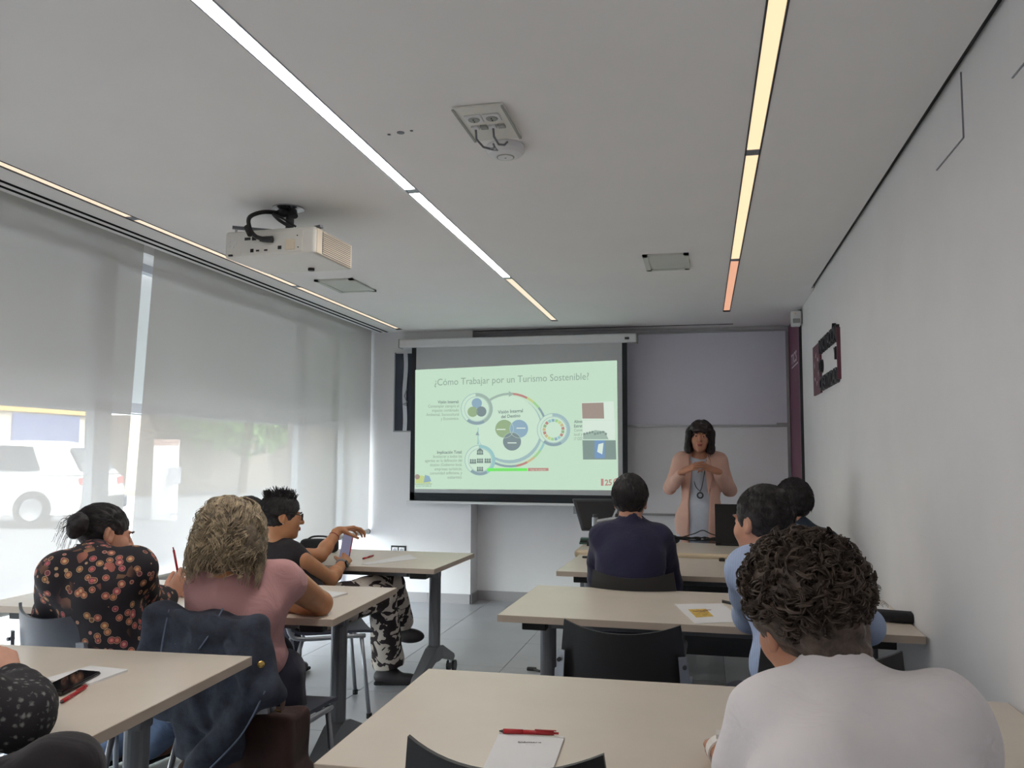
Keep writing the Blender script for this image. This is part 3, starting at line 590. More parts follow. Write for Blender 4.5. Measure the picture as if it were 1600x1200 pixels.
# sign with maroon square and thick black letters
a0, a1 = 6.20, 5.13; z0, z1 = 1.80, 2.12
sg = thing('wall_sign', 'maroon and black lettered sign on the right wall', 'sign', (XR, (a0+a1)/2, 1.79))
def SW(y, z, dx=0): return (XR-dx, y, z)
B().box(XR-.012, XR, 5.88, 6.24, 1.80, 2.14).build('logo_panel', 'maroon_sign', sg, world=True)
for k in range(6):
    a = k*PI/3+.3; y, z = 6.06+.1*math.cos(a), 1.97+.1*math.sin(a); c, s_ = math.cos(a+1.2), math.sin(a+1.2)
    B().poly([(XR-.0128, y+.035*c, z+.035*s_), (XR-.0128, y-.022*s_, z+.022*c), (XR-.0128, y-.02*c, z-.02*s_), (XR-.0128, y+.006*s_, z-.006*c)]).build('bird_mark', 'print_white', sg, world=True)
b = B(); text3d(b, 'INNOVACIÓN', (XR-.022, 5.86, 2.055), (XR-.022, 5.12, 2.055), V(0, 0, 1), .085, (.022, 0, 0), .02); b.build('lettering', 'letter_black', sg, world=True)
b = B(); text3d(b, 'Y', (XR-.022, 5.22, 1.945), (XR-.022, 5.15, 1.945), V(0, 0, 1), .07, (.022, 0, 0), .02); b.build('lettering', 'letter_black', sg, world=True)
b = B(); text3d(b, 'D', (XR-.022, 5.87, 1.93), (XR-.022, 5.79, 1.93), V(0, 0, 1), .085, (.022, 0, 0), .02); b.build('lettering', 'letter_black', sg, world=True)
b = B(); text3d(b, 'CREATIVIDAD', (XR-.022, 5.86, 1.81), (XR-.022, 5.12, 1.81), V(0, 0, 1), .085, (.022, 0, 0), .02); b.build('lettering', 'letter_black', sg, world=True)
B().box(XR-.02, XR, 5.095, 5.11, 1.82, 2.12).build('end_bar', 'maroon_sign', sg, world=True)
# motion detector in the corner
md = thing('motion_detector', 'small white motion detector in the ceiling corner', 'sensor', (XR, 6.93, 2.40))
B().rbox(-.085, -.01, -.05, .04, 0, .12, .012, 3).build('housing', 'socket_white', md)
B().rbox(-.075, -.02, -.056, -.046, .02, .055, .006).build('lens', 'vent_grey', md)
B().cyl((-.055, -.052, .095), (-.055, -.048, .095), .006, 10).build('led', 'lens_glow', md)
B().box(-.012, 0, -.02, .02, .03, .1).build('bracket', 'socket_white', md)
# flush access panels high on the right wall
for k, (y0, y1, z0, z1, lab) in enumerate(((2.70, 3.0, 2.335, 2.54, 'flush white access panel high on the right wall'), (1.7, 2.29, 2.335, 2.54, 'flush white access panel at the right edge of the picture'))):
    p = thing('access_panel', lab, 'panel', (XR, (y0+y1)/2, z0), group='flush wall access panels'); hh = (y1-y0)/2
    B().box(-.004, 0, -hh+.004, hh, .004, z1-z0).build('cover', 'wall', p)
    B().box(-.0045, 0, -hh, -hh+.003, 0, z1-z0).box(-.0045, 0, -hh, hh, 0, .003).build('joint', 'leg_light', p)
# ---------------------------------------------------------------- training tables
TL, TD, TH = 1.58, .80, .74
def make_table():
    r = thing('training_table', 'x', 'table', group='training tables in rows')
    B().box(-TL/2+.002, TL/2-.002, -TD/2+.002, TD/2-.002, TH-.026, TH).build('table_top', 'laminate', r)
    e = B()
    e.box(-TL/2, TL/2, -TD/2, -TD/2+.002, TH-.027, TH-.0006).box(-TL/2, TL/2, TD/2-.002, TD/2, TH-.027, TH-.0006).box(-TL/2, -TL/2+.002, -TD/2, TD/2, TH-.027, TH-.0006).box(TL/2-.002, TL/2, -TD/2, TD/2, TH-.027, TH-.0006)
    e.build('edge_band', 'laminate_edge', r)
    B().rbox(-TL/2+.1, TL/2-.1, -.03, .03, TH-.105, TH-.06, .006).build('cross_beam', 'leg_grey', r)
    B().box(-TL/2+.2, TL/2-.2, -.30, -.265, TH-.062, TH-.027).build('front_rail', 'leg_grey', r)
    for sx in (-1, 1):
        x = sx*(TL/2-.13)
        B().rbox(x-.05+sx*.0, x+.05, -.31, -.255, TH-.072, TH-.027, .004).build('tilt_lever', 'black_plastic', r)
        pts = [(.036*math.cos(a), .026*math.sin(a)) for a in np.linspace(0, 2*PI, 20, endpoint=False)]
        B().prism([(x+a, b_, .16) for a, b_ in pts], (0, 0, TH-.16-.03)).build('column', 'leg_grey', r)
        B().rbox(x-.03, x+.03, -.2, .2, TH-.06, TH-.028, .005).build('top_bracket', 'leg_grey', r)
        for sy in (-1, 1):
            b = B(); w0, w1 = .036, .022
            pr = [(0, .235), (sy*.06, .225), (sy*.33, .115), (sy*.345, .095), (sy*.32, .075), (sy*.07, .15), (0, .145)]
            b.add([(x+s*(w0 if i in (0, 1, 5, 6) else w1), y, z) for s in (-1, 1) for i, (y, z) in enumerate(pr)],
                  [tuple(range(6, -1, -1)), tuple(range(7, 14))]+[(i, (i+1) % 7, 7+(i+1) % 7, 7+i) for i in range(7)])
            ft = b.build('foot', 'leg_grey', r)
            B().cyl((x, sy*.325, .1), (x, sy*.325, .06), .012, 10).build('castor_stem', 'chrome', ft)
            for q in (-.018, .018): B().cyl((x+q-.008, sy*.345, .036), (x+q+.008, sy*.345, .036), .036, 18).build('castor_wheel', 'dark_metal', ft)
    return r
TAB = [('pale training table at the front right of the picture, foreground notepad on it', (-.012, 2.085), 1.0), ('pale training table with the pencil case and printed sheet', (-.015, 3.735), -.8), ('pale training table touching the presenter desk', (.0, 5.05), -1.0),
       ('pale training table beside the white pillar, red pen and paper on it', (-2.25, 4.97), -1.0), ('pale training table where the pink-shirted woman writes', (-2.21, 3.457), 2.6), ('pale training table at the lower left with a black phone', (-2.165, 2.04), 3.2)]
t0 = make_table(); TABS = []
for i, (lab, p, a) in enumerate(TAB):
    t = t0 if i == 0 else dup(t0)
    t.location = (*p, 0); t.rotation_euler = (0, 0, math.radians(a)); t['label'] = lab; TABS.append(t)
# ---------------------------------------------------------------- chairs (sitter faces +y)
def make_chair(shell):
    r = thing('stacking_chair', 'x', 'chair', group='stacking chairs')
    n, m = 16, 8; th = .012; vs = []
    for side in (0, 1):
        for j in range(m+1):
            t = j/m
            for i in range(n+1):
                u = -1+2*i/n; hw = .225-.022*t-.010*t*t
                x = hw*u; zt = .80+.028*abs(u)**2.2; zl = .50
                z = zl+(zt-zl)*t-(.02*(1-t)*abs(u)**4)*0
                y = -.195-.06*(1-u*u)-.05*t-(th if side else 0)
                vs.append((x, y, z))
    N = (n+1)*(m+1); f = []
    for j in range(m):
        for i in range(n):
            a = j*(n+1)+i; f.append((a, a+1, a+n+2, a+n+1)); f.append((N+a, N+a+n+1, N+a+n+2, N+a+1))
    for i in range(n): f.append((i, N+i, N+i+1, i+1)); a = m*(n+1)+i; f.append((a, a+1, N+a+1, N+a))
    for j in range(m): a = j*(n+1); f.append((a, a+n+1, N+a+n+1, N+a)); a += n; f.append((a, N+a, N+a+n+1, a+n+1))
    smooth_angle(B().add(vs, f).build('backrest', shell, r), 50)
    # seat shell
    vs = []; n = 12; m = 10
    for side in (0, 1):
        for j in range(m+1):
            t = j/m; y = -.20+.43*t
            for i in range(n+1):
                u = -1+2*i/n; x = (.215+.012*math.sin(t*PI))*u
                z = .455-.018*(1-u*u)*(1-.5*t)-.03*max(0, t-.75)**2*16*.25+(.03*(max(0, .2-t)/.2)**2)-(.014 if side else 0); vs.append((x, y, z))
    N = (n+1)*(m+1); f = []
    for j in range(m):
        for i in range(n): a = j*(n+1)+i; f.append((a, a+1, a+n+2, a+n+1)); f.append((N+a, N+a+n+1, N+a+n+2, N+a+1))
    for i in range(n): f.append((i, N+i, N+i+1, i+1)); a = m*(n+1)+i; f.append((a, a+1, N+a+1, N+a))
    for j in range(m): a = j*(n+1); f.append((a, a+n+1, N+a+n+1, N+a)); a += n; f.append((a, N+a, N+a+n+1, a+n+1))
    smooth_angle(B().add(vs, f).build('seat', shell, r), 50)
    for sx in (-1, 1):
        B().tube(smoothline([(sx*.21, .19, .42), (sx*.225, .1, .425), (sx*.228, -.12, .425), (sx*.23, -.195, .45), (sx*.224, -.222, .56), (sx*.218, -.235, .66)], 20), .011, 8).build('side_frame', 'leg_light', r, smooth=True)
        up = B().prism([(sx*.232, -.252, .52), (sx*.200, -.270, .52), (sx*.186, -.284, .73), (sx*.212, -.272, .73)], (0, .014, 0)).build('back_bracket', 'leg_light', r)
        for z in (.61, .70): B().cyl((sx*(.212-.06*(z-.6)), -.26, z), (sx*(.212-.06*(z-.6)), -.282-.02*(z-.6), z), .007, 10).build('bolt', 'dark_metal', up)
        for sy, y0, y1 in ((1, .17, .215), (-1, -.13, -.245)):
            lg = B().tube([(sx*.205, y0, .43), (sx*.235, y1, .012)], .011, 10).build('leg', 'leg_light', r, smooth=True)
            B().cyl((sx*.235, y1, 0), (sx*.235, y1, .025), .015, 10).build('rubber_foot', 'rubber', lg)
    B().tube([(-.2, .15, .415), (.2, .15, .415)], .009, 8).build('cross_bar', 'leg_light', r); B().tube([(-.2, -.12, .415), (.2, -.12, .415)], .009, 8).build('cross_bar', 'leg_light', r)
    return r
ch_black = make_chair('chair_shell'); ch_grey = make_chair('chair_shell_grey'); used = set()
def chair(lab, px, py, rz=0, proto=None, z=.80):
    """place by where the middle of the backrest's top edge is"""
    q = PZ(px, py, z); a = math.radians(rz); d = V(-math.sin(a), math.cos(a), 0); o = q+d*.27
    return chair_at(lab, o[0], o[1], rz, proto)
def chair_at(lab, x, y, rz=0, proto=None):
    p = proto or ch_black
    c = p if p.name not in used else dup(p)
    used.add(p.name); c.location = (float(x), float(y), 0); c.rotation_euler = (0, 0, math.radians(rz)); c['label'] = lab; return c
c_R2 = chair('empty black chair tucked under the table with the printed sheet', 970, 987, -2)
c_FR = chair('black chair in the foreground pushed in front of the notepad', 782, 1192, -2)
c_P5 = chair('black chair under the man in the navy shirt', 988, 902, -2)
c_P6 = chair('black chair under the man in the pale blue shirt', 1300, 1030, 2)
c_P7 = chair_at('black chair under the dark-haired man next to the right wall', .50, 4.42, 0)
c_P8 = chair_at('black chair under the curly-haired man in white', .215, 1.30, 0)
c_P1 = chair('grey-black chair behind the woman in the floral blouse', 74, 956, -16, ch_grey, .815)
c_P2 = chair_at('dark chair under the woman in pink, denim jacket over its back', -1.62, 2.90, -6, ch_grey)
c_P3 = chair_at('dark chair under the woman in cow-print trousers', -2.03, 4.36, -58, ch_grey)
c_P3b = chair_at('dark chair hidden behind the curly blond woman', -2.62, 4.52, -10, ch_grey)
c_P9 = chair_at('dark chair under the person at the lower left edge', -1.86, 1.33, 0, ch_grey)
# ---------------------------------------------------------------- presenter desk and the things on it
DY0, DY1, DH = 5.50, 6.16, .765
dx0 = PY(897, 856, DY0)[0]; dx1 = .62
dk = thing('presenter_desk', 'pale wooden presenter desk with grey side legs', 'desk', ((dx0+dx1)/2, (DY0+DY1)/2, 0)); hw = (dx1-dx0)/2; hd = (DY1-DY0)/2
B().box(-hw+.02, hw-.02, -hd+.02, hd, DH-.03, DH).build('desk_top', 'laminate', dk)
B().rbox(-hw, hw, -hd, -hd+.04, DH-.05, DH, .018, 3).rbox(-hw, -hw+.04, -hd, hd, DH-.05, DH, .018, 3).rbox(hw-.04, hw, -hd, hd, DH-.05, DH, .018, 3).build('rounded_edge', 'desk_edge', dk)
for sx in (-1, 1): B().rbox(sx*(hw-.05)-.02, sx*(hw-.05)+.02, -hd+.06, hd-.03, 0, DH-.04, .004).build('side_leg', 'leg_grey', dk)
B().box(-hw+.06, hw-.06, -hd+.10, -hd+.12, .12, DH-.05).build('modesty_panel', 'dark_metal', dk)
def on(px, py, z=DH): return PZ(px, py, z)
# laptop
q0 = PZ(1118, 853, DH); lp = thing('laptop', 'open black laptop seen from behind on the presenter desk', 'laptop', (q0[0]+.19, q0[1]+.02, DH), math.radians(-4))
B().rbox(-.19, .19, .0, .25, 0, .016, .004).build('base', 'black_plastic', lp)
b = B(); b.rbox(-.19, .19, -.008, 0, .014, .285, .004); v = b.v[-1]; v[:, 1] -= (v[:, 2]-.014)*.10; b.build('lid', 'phone_black', lp)
b = B().box(-.178, .178, .0, .0015, .028, .272); v = b.v[-1]; v[:, 1] -= (v[:, 2]-.014)*.10; b.build('display', 'phone_glass', lp)
B().box(-.16, .16, .04, .15, .016, .0175).build('keyboard', 'ink', lp); B().cyl((-.15, -.002, .014), (.15, -.002, .014), .006, 10).build('hinge', 'dark_metal', lp)
# monitor with arm
q0 = PY(932, 798, 6.0); mo = thing('monitor', 'dark flat monitor tilted back at the left end of the presenter desk', 'monitor', (q0[0], 6.02, DH), math.radians(12))
b = B(); b.rbox(-.17, .20, -.02, .02, .08, .30, .006); v = b.v[-1]; v[:, 1] += (v[:, 2]-.08)*.25; v[:, 0] += np.where(v[:, 0] < 0, (.30-v[:, 2])*.28, 0); b.build('screen_back', 'dark_metal', mo)
b = B(); b.rbox(-.15, .18, -.025, -.018, .095, .285, .003); v = b.v[-1]; v[:, 1] += (v[:, 2]-.08)*.25; v[:, 0] += np.where(v[:, 0] < 0, (.30-v[:, 2])*.28, 0); b.build('rear_panel', 'black_plastic', mo)
B().lathe([(.09, 0), (.09, .012), (.02, .016), (.02, .14)], (.06, 0, 0), (0, 0, 1), 24).build('stand', 'black_plastic', mo)
q0 = PY(925, 815, 5.8); ar = thing('document_camera', 'silver jointed arm of a document camera beside the monitor', 'document camera', (q0[0]+.02, 5.8, DH))
B().rbox(-.05, .07, -.06, .06, 0, .03, .006).build('base', 'black_plastic', ar)
B().cyl((0, 0, .02), (0, 0, .21), .016, 12).build('post', 'dark_metal', ar)
B().cyl((0, 0, .13), (0, 0, .19), .021, 14).build('collar', 'alu', ar)
B().tube([(0, 0, .16), (.16, -.02, .19)], .014, 10).build('arm', 'alu', ar); B().tube([(.09, 0, .1), (.17, 0, .28)], .014, 10).build('arm', 'alu', ar)
B().rbox(.14, .2, -.03, .03, .17, .22, .008).build('camera_head', 'black_plastic', ar)
q0 = on(912, 852); gb = thing('book_stack', 'small green and dark books under the monitor on the desk', 'books', (q0[0]+.03, q0[1]+.12, DH), .1)
for k, (w, m_) in enumerate(((.075, 'green_book'), (.07, 'black_plastic'), (.068, 'green_book'))): B().rbox(-w, w, -.05, .05, k*.013, k*.013+.012, .002).build('book', m_, gb)
q0 = on(1046, 852); bg = thing('cable_pouch', 'black rounded pouch on the presenter desk beside the navy shirt', 'pouch', (q0[0], q0[1]+.05, DH))
B().ell((0, 0, .035), (.07, .05, .035)).build('pouch', 'black_fabric', bg, smooth=True); B().tube([(-.05, -.03, .055), (0, -.042, .062), (.05, -.03, .055)], .003, 6).build('zip', 'dark_metal', bg)
q0 = on(1085, 846); cbx = thing('laptop_cable', 'tangled black cables on the presenter desk by the laptop', 'cable', (q0[0], q0[1]+.03, DH))
for k in range(6):
    ps = [(-.2+.07*i+rnd.uniform(-.02, .02), rnd.uniform(-.05, .05), .007+rnd.uniform(0, .02)) for i in range(7)]
    B().tube(smoothline(ps, 24), .0045, 6).build('cable', 'black_plastic', cbx, smooth=True)
B().tube(smoothline([(-.1, .02, .02), (0, .03, .05), (.06, .03, .075), (.12, .03, .05), (.2, .02, .03)], 20), .004, 6).build('cable', 'black_plastic', cbx, smooth=True)
q0 = on(1150, 845); pw = thing('desk_paper', 'white sheet of paper behind the laptop on the desk', 'paper', (q0[0]-.2, q0[1]+.12, DH)); B().box(-.15, .1, -.1, .1, 0, .003).build('sheet', 'paper', pw)
# ---------------------------------------------------------------- things on the tables
Z = TH
def flatthing(name, lab, cat, corners, m, th=.004, parts=()):
    q = np.array([PZ(*c, Z+th) for c in corners]); c0 = q.mean(0); c0[2] = Z
    r = thing(name, lab, cat, c0); B().prism([(p[0]-c0[0], p[1]-c0[1], .0003) for p in q], (0, 0, th)).build(parts[0] if parts else 'sheet', m, r); return r, q
def pen(lab, a, b_, s=1.0, z=Z):
    p, q = PZ(*a, z+.005), PZ(*b_, z+.005); r = thing('pen', lab, 'pen', ((p+q)/2-V(0, 0, .005)), group='red ballpoint pens'); d = q-p
    B().tube([p+d*.08, p+d*.62], .0048, 10).build('barrel', 'red_plastic', r, world=True, smooth=True); B().tube([p+d*.6, p+d*.93], .0056, 10).build('grip', 'red_plastic', r, world=True, smooth=True)
    B().tube([p+d*.93, q], [.004, .0012], 10).build('tip', 'dark_metal', r, world=True); B().tube([p, p+d*.09], .0026, 8).build('push_button', 'red_plastic', r, world=True)
    sd = nrm(np.cross(d, V(0, 0, 1)))*.002; cl = B().prism([p+d*.04+V(0, 0, .005)+sd, p+d*.4+V(0, 0, .0055)+sd, p+d*.4+V(0, 0, .0055)-sd, p+d*.04+V(0, 0, .005)-sd], (0, 0, .0015)); cl.build('clip', 'red_plastic', r, world=True); return r
pen('red pen lying across the top of the foreground notepad', (873, 1146), (780, 1142), z=Z+.006)
pen('red pen beside the black phone at the lower left', (136, 1072), (94, 1098))
pen('red pen on the table beside the white pillar', (584, 868), (566, 873))
np_, q = flatthing('notepad', 'white branded notepad on the foreground table', 'notepad', [(781, 1143), (882, 1151), (845, 1254), (735, 1243)], 'paper', .005, ('pad',))
def padtext(s, a, c, h, m_, name, bold=0):
    b = B(); p0, p1 = PZ(*a, Z+.0062), PZ(*c, Z+.0062); up = np.cross(V(0, 0, 1), nrm(p1-p0)); text3d(b, s, p0, p1, up, h, None, bold); b.build(name, m_, np_, world=True)
padtext('Cámara', (809, 1160), (846, 1161), .009, 'ink', 'printed_name', .01); padtext('de comercio', (821, 1163.5), (836, 1164), .003, 'ink', 'printed_line')
c0 = PZ(850, 1218, Z+.0062); b = B(); v = []
for i in range(25):
    a = math.radians(20+i*9); v += [c0+.034*V(math.cos(a), math.sin(a), 0), c0+.042*V(math.cos(a), math.sin(a), 0)]
b.add(v, [(2*i, 2*i+1, 2*i+3, 2*i+2) for i in range(24)]); b.build('printed_swirl', 'logo_red', np_, world=True)
B().prism([PZ(781, 1143, Z+.005), PZ(882, 1151, Z+.005), PZ(881, 1154, Z+.005), PZ(780, 1146, Z+.005)], (0, 0, .0015)).build('glued_edge', 'white_strap', np_, world=True)
ph_, q = flatthing('leaflet', 'white leaflet with a small yellow picture on the right-hand middle table', 'leaflet', [(1054, 944), (1128, 943), (1165, 971), (1086, 974)], 'paper', .002)
qq = [PZ(*p, Z+.0026) for p in [(1075, 952), (1103, 951), (1115, 963), (1088, 965)]]; B().poly(qq).build('printed_picture', 'print_yellow', ph_, world=True)
for k in range(5): 
    t = k/5; p = qq[0]+(qq[1]-qq[0])*(t+.1)+(qq[3]-qq[0])*rnd.uniform(.2, .7); B().poly([p, p+V(.02, .004, .0003), p+V(.022, .02, .0003), p+V(.003, .015, .0003)]).build('printed_spot', 'shoe_brown', ph_, world=True)
p, _ = flatthing('dark_pen', 'dark pen next to the leaflet by the pale blue sleeve', 'pen', [(1128, 937), (1146, 941), (1146, 943), (1128, 939)], 'black_plastic', .008, ('barrel',))
# pencil case
q0 = PZ(1398, 972, Z); pc = thing('pencil_case', 'dark zipped pencil case near the right wall', 'pencil case', q0, math.radians(-12))
b = B(); b.rbox(-.10, .075, -.03, .03, .0, .042, .019, 4); b.build('pouch', 'black_fabric', pc, smooth=True); B().tube([(-.095, 0, .043), (.06, 0, .043)], .003, 6).build('zip', 'dark_metal', pc)
q0 = PZ(1382, 950, Z); kr = thing('ring_binder_rings', 'small metal rings of a notebook behind the pencil case', 'notebook', q0)
B().box(-.12, .01, -.08, .06, 0, .006).build('pad', 'paper', kr)
for k in range(3):
    a = np.linspace(0, 2*PI, 16); B().tube([(.0, -.02+k*.03+.0, .012)+V(.011*math.cos(t), 0, .011*math.sin(t)) for t in a], .0013, 6, False).build('ring', 'chrome', kr)
# left far table papers
flatthing('document', 'white printed document on the table beside the pillar', 'paper', [(565, 881), (640, 866), (652, 873), (575, 882)], 'paper', .002)
flatthing('notebook', 'open white notebook beside the elbow of the pink-shirted woman', 'notebook', [(486, 921), (543, 926), (500, 938), (470, 934)], 'paper', .008, ('pages',))
flatthing('notepad', 'white notepad under the black phone at the lower left', 'notepad', [(142, 1040), (200, 1046), (140, 1068), (62, 1062)], 'paper', .006, ('pad',))
# phone lying on the left table
q = np.array([PZ(*c, Z+.012) for c in [(62, 1078), (124, 1048), (158, 1051), (98, 1082)]]); c0 = q.mean(0); c0[2] = Z+.006
ph = thing('smartphone', 'black smartphone lying on the lower left table', 'phone', c0)
bm = bmesh.new(); bmv = [bm.verts.new((*(p-c0)[:2], 0)) for p in q]; bm.faces.new(bmv); r_ = bmesh.ops.extrude_face_region(bm, geom=bm.faces[:]); bmesh.ops.translate(bm, vec=(0, 0, .010), verts=[e for e in r_['geom'] if isinstance(e, bmesh.types.BMVert)])
bmesh.ops.recalc_face_normals(bm, faces=bm.faces[:]); bmesh.ops.bevel(bm, geom=bm.edges[:], offset=.003, segments=2, affect='EDGES'); B().bm(bm).build('case', 'phone_black', ph)
cc = q.mean(0); B().poly([(cc+(p-cc)*.93-c0)+V(0, 0, .0045) for p in q]).build('screen', 'phone_glass', ph)
B().cyl((cc-c0)+(q[1]-cc)*.7+V(0, 0, .0046), (cc-c0)+(q[1]-cc)*.7+V(0, 0, .005), .002, 8).build('camera_dot', 'ink', ph)
# dark item on the third right table
q0 = PZ(915, 872, Z); ky = thing('key_fob', 'small dark key fob by the elbow of the navy-shirted man', 'keys', q0); B().rbox(-.02, .02, -.012, .012, 0, .012, .004).build('fob', 'black_plastic', ky); B().tube([(.02, 0, .006), (.035, .008, .003), (.03, .02, .003)], .002, 6).build('ring', 'chrome', ky)
q0 = PZ(1128, 877, Z); kz = thing('small_gadget', 'small black gadget on the table by the presenter desk', 'gadget', q0); B().rbox(-.018, .018, -.014, .014, 0, .018, .005).build('body', 'black_plastic', kz); B().cyl((0, 0, .018), (0, 0, .02), .006, 10).build('button', 'dark_metal', kz)
q0 = PZ(486, 866, Z); bb = thing('handbag', 'black handbag lying on the far table behind the raised arm', 'bag', (q0[0], q0[1]+.12, Z), .2)
b = B(); b.rbox(-.12, .12, -.05, .05, 0, .085, .025, 4); b.build('bag_body', 'black_fabric', bb, smooth=True); B().tube(smoothline([(-.08, 0, .08), (-.04, 0, .1), (.04, .0, .1), (.08, 0, .08)]), .006, 8).build('strap', 'black_fabric', bb)
# black cable end on the floor by the empty chair
q0 = PZ(850, 1052, 0); fc = thing('floor_cable', 'black cable end lying on the floor beside the empty chair', 'cable', q0)
B().tube(smoothline([(-.08, .05, .012), (-.02, .0, .01), (.1, -.06, .008), (.3, -.05, .008)], 16), .008, 8).build('cable', 'black_plastic', fc, smooth=True); B().rbox(-.12, -.06, .035, .065, 0, .02, .005).build('plug', 'black_plastic', fc)

# ---------------------------------------------------------------- the street outside
tag(B().box(-4.0, XG-.06, YC, YC+.5, -.02, 2.75).build('wall_outside_pier', 'facade_brown'), 'grey pier of the building outside the last window', 'wall', kind='structure')
tag(B().box(-60, XG-.05, -30, 70, -.12, -.02).build('street', 'asphalt'), 'sunlit grey street outside the windows', 'street', kind='structure')
tag(B().box(-6.5, XG-.04, -30, 70, -.1, -.005).build('pavement', 'pavement'), 'pale pavement in front of the windows', 'pavement', kind='structure')
tag(B().box(-6.75, -6.5, -30, 70, -.1, .0).build('kerb', 'kerb'), 'grey kerb line of the street', 'kerb', kind='structure')
h = nrm((-.97, -.24, 0)); crz = math.atan2(-h[0], h[1]); pw_ = PZ(50, 826, -.02)
cr = thing('parked_car', 'white parked estate car seen through the left blind', 'car', (0, 0, -.02), crz)
R_ = Matrix.Rotation(crz, 3, 'Z'); ctr = Vector((pw_[0], pw_[1], 0)) - R_ @ Vector((-.86, -1.35, 0)); cr.location = (ctr.x, ctr.y, -.02)
prof = [(-2.2, .35), (-2.25, .62), (-2.18, .95), (-1.6, 1.02), (1.0, 1.0), (1.9, .9), (2.2, .72), (2.25, .4), (2.1, .25), (-2.05, .25)]
b = B()
for sx in (1,):
    b.add([(.90*s*(1 if 0 < z < .9 else .93), y, z) for s in (-1, 1) for y, z in prof], [tuple(range(10)), tuple(range(19, 9, -1))]+[(i, 10+i, 10+(i+1) % 10, (i+1) % 10) for i in range(10)])
b.build('body', 'car_white', cr)
rp = [(-2.12, .98), (-1.75, 1.52), (-1.2, 1.62), (.1, 1.6), (.95, .99)]
b = B().add([((.86 if z < 1.2 else .66)*s, y, z) for s in (-1, 1) for y, z in rp], [tuple(range(5)), tuple(range(9, 4, -1))]+[(i, 5+i, 5+(i+1) % 5, (i+1) % 5) for i in range(5)]); b.build('cabin', 'car_white', cr)
for s in (-1, 1):
    for pts in ([(-1.45, 1.06), (-1.2, 1.5), (-.45, 1.53), (-.45, 1.06)], [(-.38, 1.06), (-.38, 1.53), (.1, 1.52), (.62, 1.06)]):
        B().prism([(s*(.855-.2*(z-1.05)/.55+.012), y, z) for y, z in pts], (s*.012, 0, 0)).build('side_window', 'car_glass', cr)
    for y in (-1.35, 1.4):
        w = B().lathe([(.2, 0), (.335, 0), (.345, .03), (.345, .17), (.33, .2)], (s*.93-(.2 if s > 0 else 0), y, .345), (1, 0, 0), 28).build('tyre', 'tyre', cr)
        B().lathe([(.21, 0), (.2, .02), (.05, .01)], (s*.935, y, .345), (s, 0, 0), 24).build('rim', 'chrome', w)
    B().prism([(s*.6, -2.235, .78), (s*.9, -2.2, .80), (s*.9, -2.17, .93), (s*.62, -2.2, .90)], (0, -.03, 0)).build('tail_light', 'tail_red', cr)
B().prism([(-.68, -2.10, 1.06), (.68, -2.10, 1.06), (.58, -1.83, 1.47), (-.58, -1.83, 1.47)], (0, -.02, .015)).build('rear_window', 'car_glass', cr)
B().rbox(-.88, .88, -2.33, -2.1, .3, .55, .05).build('bumper', 'tyre', cr); B().box(-.26, .26, -2.27, -2.24, .66, .77).build('number_plate', 'paper', cr)
# shop building over the road (front faces the windows)
fb = thing('shop_building', 'yellow-banded building with blue shutters across the street', 'building', (-19.0, 18.5, -.02))
B().box(-6, 0, -16, 5.4, 0, 7).build('wall', 'facade_cream', fb); B().box(-6, .25, -16, 5.4, 3.6, 7.2).build('upper_storey', 'facade_brown', fb)
B().box(0, .12, -16, 1.2, 2.75, 3.45).build('sign_band', 'facade_yellow', fb); B().box(0, .1, -16, 5.2, 2.55, 2.75).build('lintel', 'facade_yellow', fb)
for y0, y1 in ((-14, -11.5), (-10, -7.5), (-6, -3.2), (-2.2, .2), (1.6, 4.2)):
    w = B().box(0, .06, y0, y1, 0, 2.5).build('shutter_door', 'facade_blue', fb); B().box(.06, .08, (y0+y1)/2-.1, (y0+y1)/2+.1, 1.2, 1.5).build('sticker', 'facade_yellow', w)
B().box(0, .08, 1.5, 4.6, 2.8, 3.5).build('upper_window', 'facade_blue', fb)
for y in (-13, -8, -3, 3): B().box(.25, .3, y-.6, y+.6, 4.4, 6).build('window', 'car_glass', fb)
# leafy hedge trees and white kiosk
def leafy(loc, rx, ry, h, lab, n=900):
    r = thing('street_tree', lab, 'tree', loc, group='trees across the street'); b = B(); g = np.random.RandomState(int(abs(loc[1]*10)))
    for k in range(n):
        d = g.normal(size=3); d /= np.linalg.norm(d); p = d*g.uniform(.6, 1)**.5*V(rx, ry, h*.36)+V(0, 0, h*.62); u = g.normal(size=3); u /= np.linalg.norm(u); w = np.cross(u, d); w /= np.linalg.norm(w)+1e-9; s = g.uniform(.12, .28)
        b.quad(p-u*s-w*s*.5, p+u*s-w*s*.5, p+u*s*.8+w*s*.6, p-u*s*.8+w*s*.6)
    b.build('foliage', 'leaf', r); B().tube([(0, 0, 0), (.1, .05, h*.35), (0, 0, h*.7)], [.16, .13, .06], 8).build('trunk', 'trunk', r)
leafy((-15.5, 26.5, -.02), 2.4, 3.0, 5.2, 'leafy green tree behind the white kiosk'); leafy((-16.5, 34.5, -.02), 2.6, 3.4, 5.6, 'leafy green tree further down the street'); leafy((-14.0, 43.0, -.02), 2.6, 3.4, 5.0, 'leafy green tree seen near the pillar end of the blind')
tag(B().box(-22, -17.5, 24.2, 60, -.02, 2.6).build('garden_wall', 'facade_brown'), 'grey-brown garden wall along the far pavement', 'wall', kind='structure')
k0 = PZ(276, 812, -.02); k1 = PZ(352, 815, -.02)
kk = thing('white_kiosk', 'white box kiosk with a pinkish roof across the street', 'kiosk', (k0[0]-.25, (k0[1]+k1[1])/2, -.02)); wy = (k1[1]-k0[1])/2
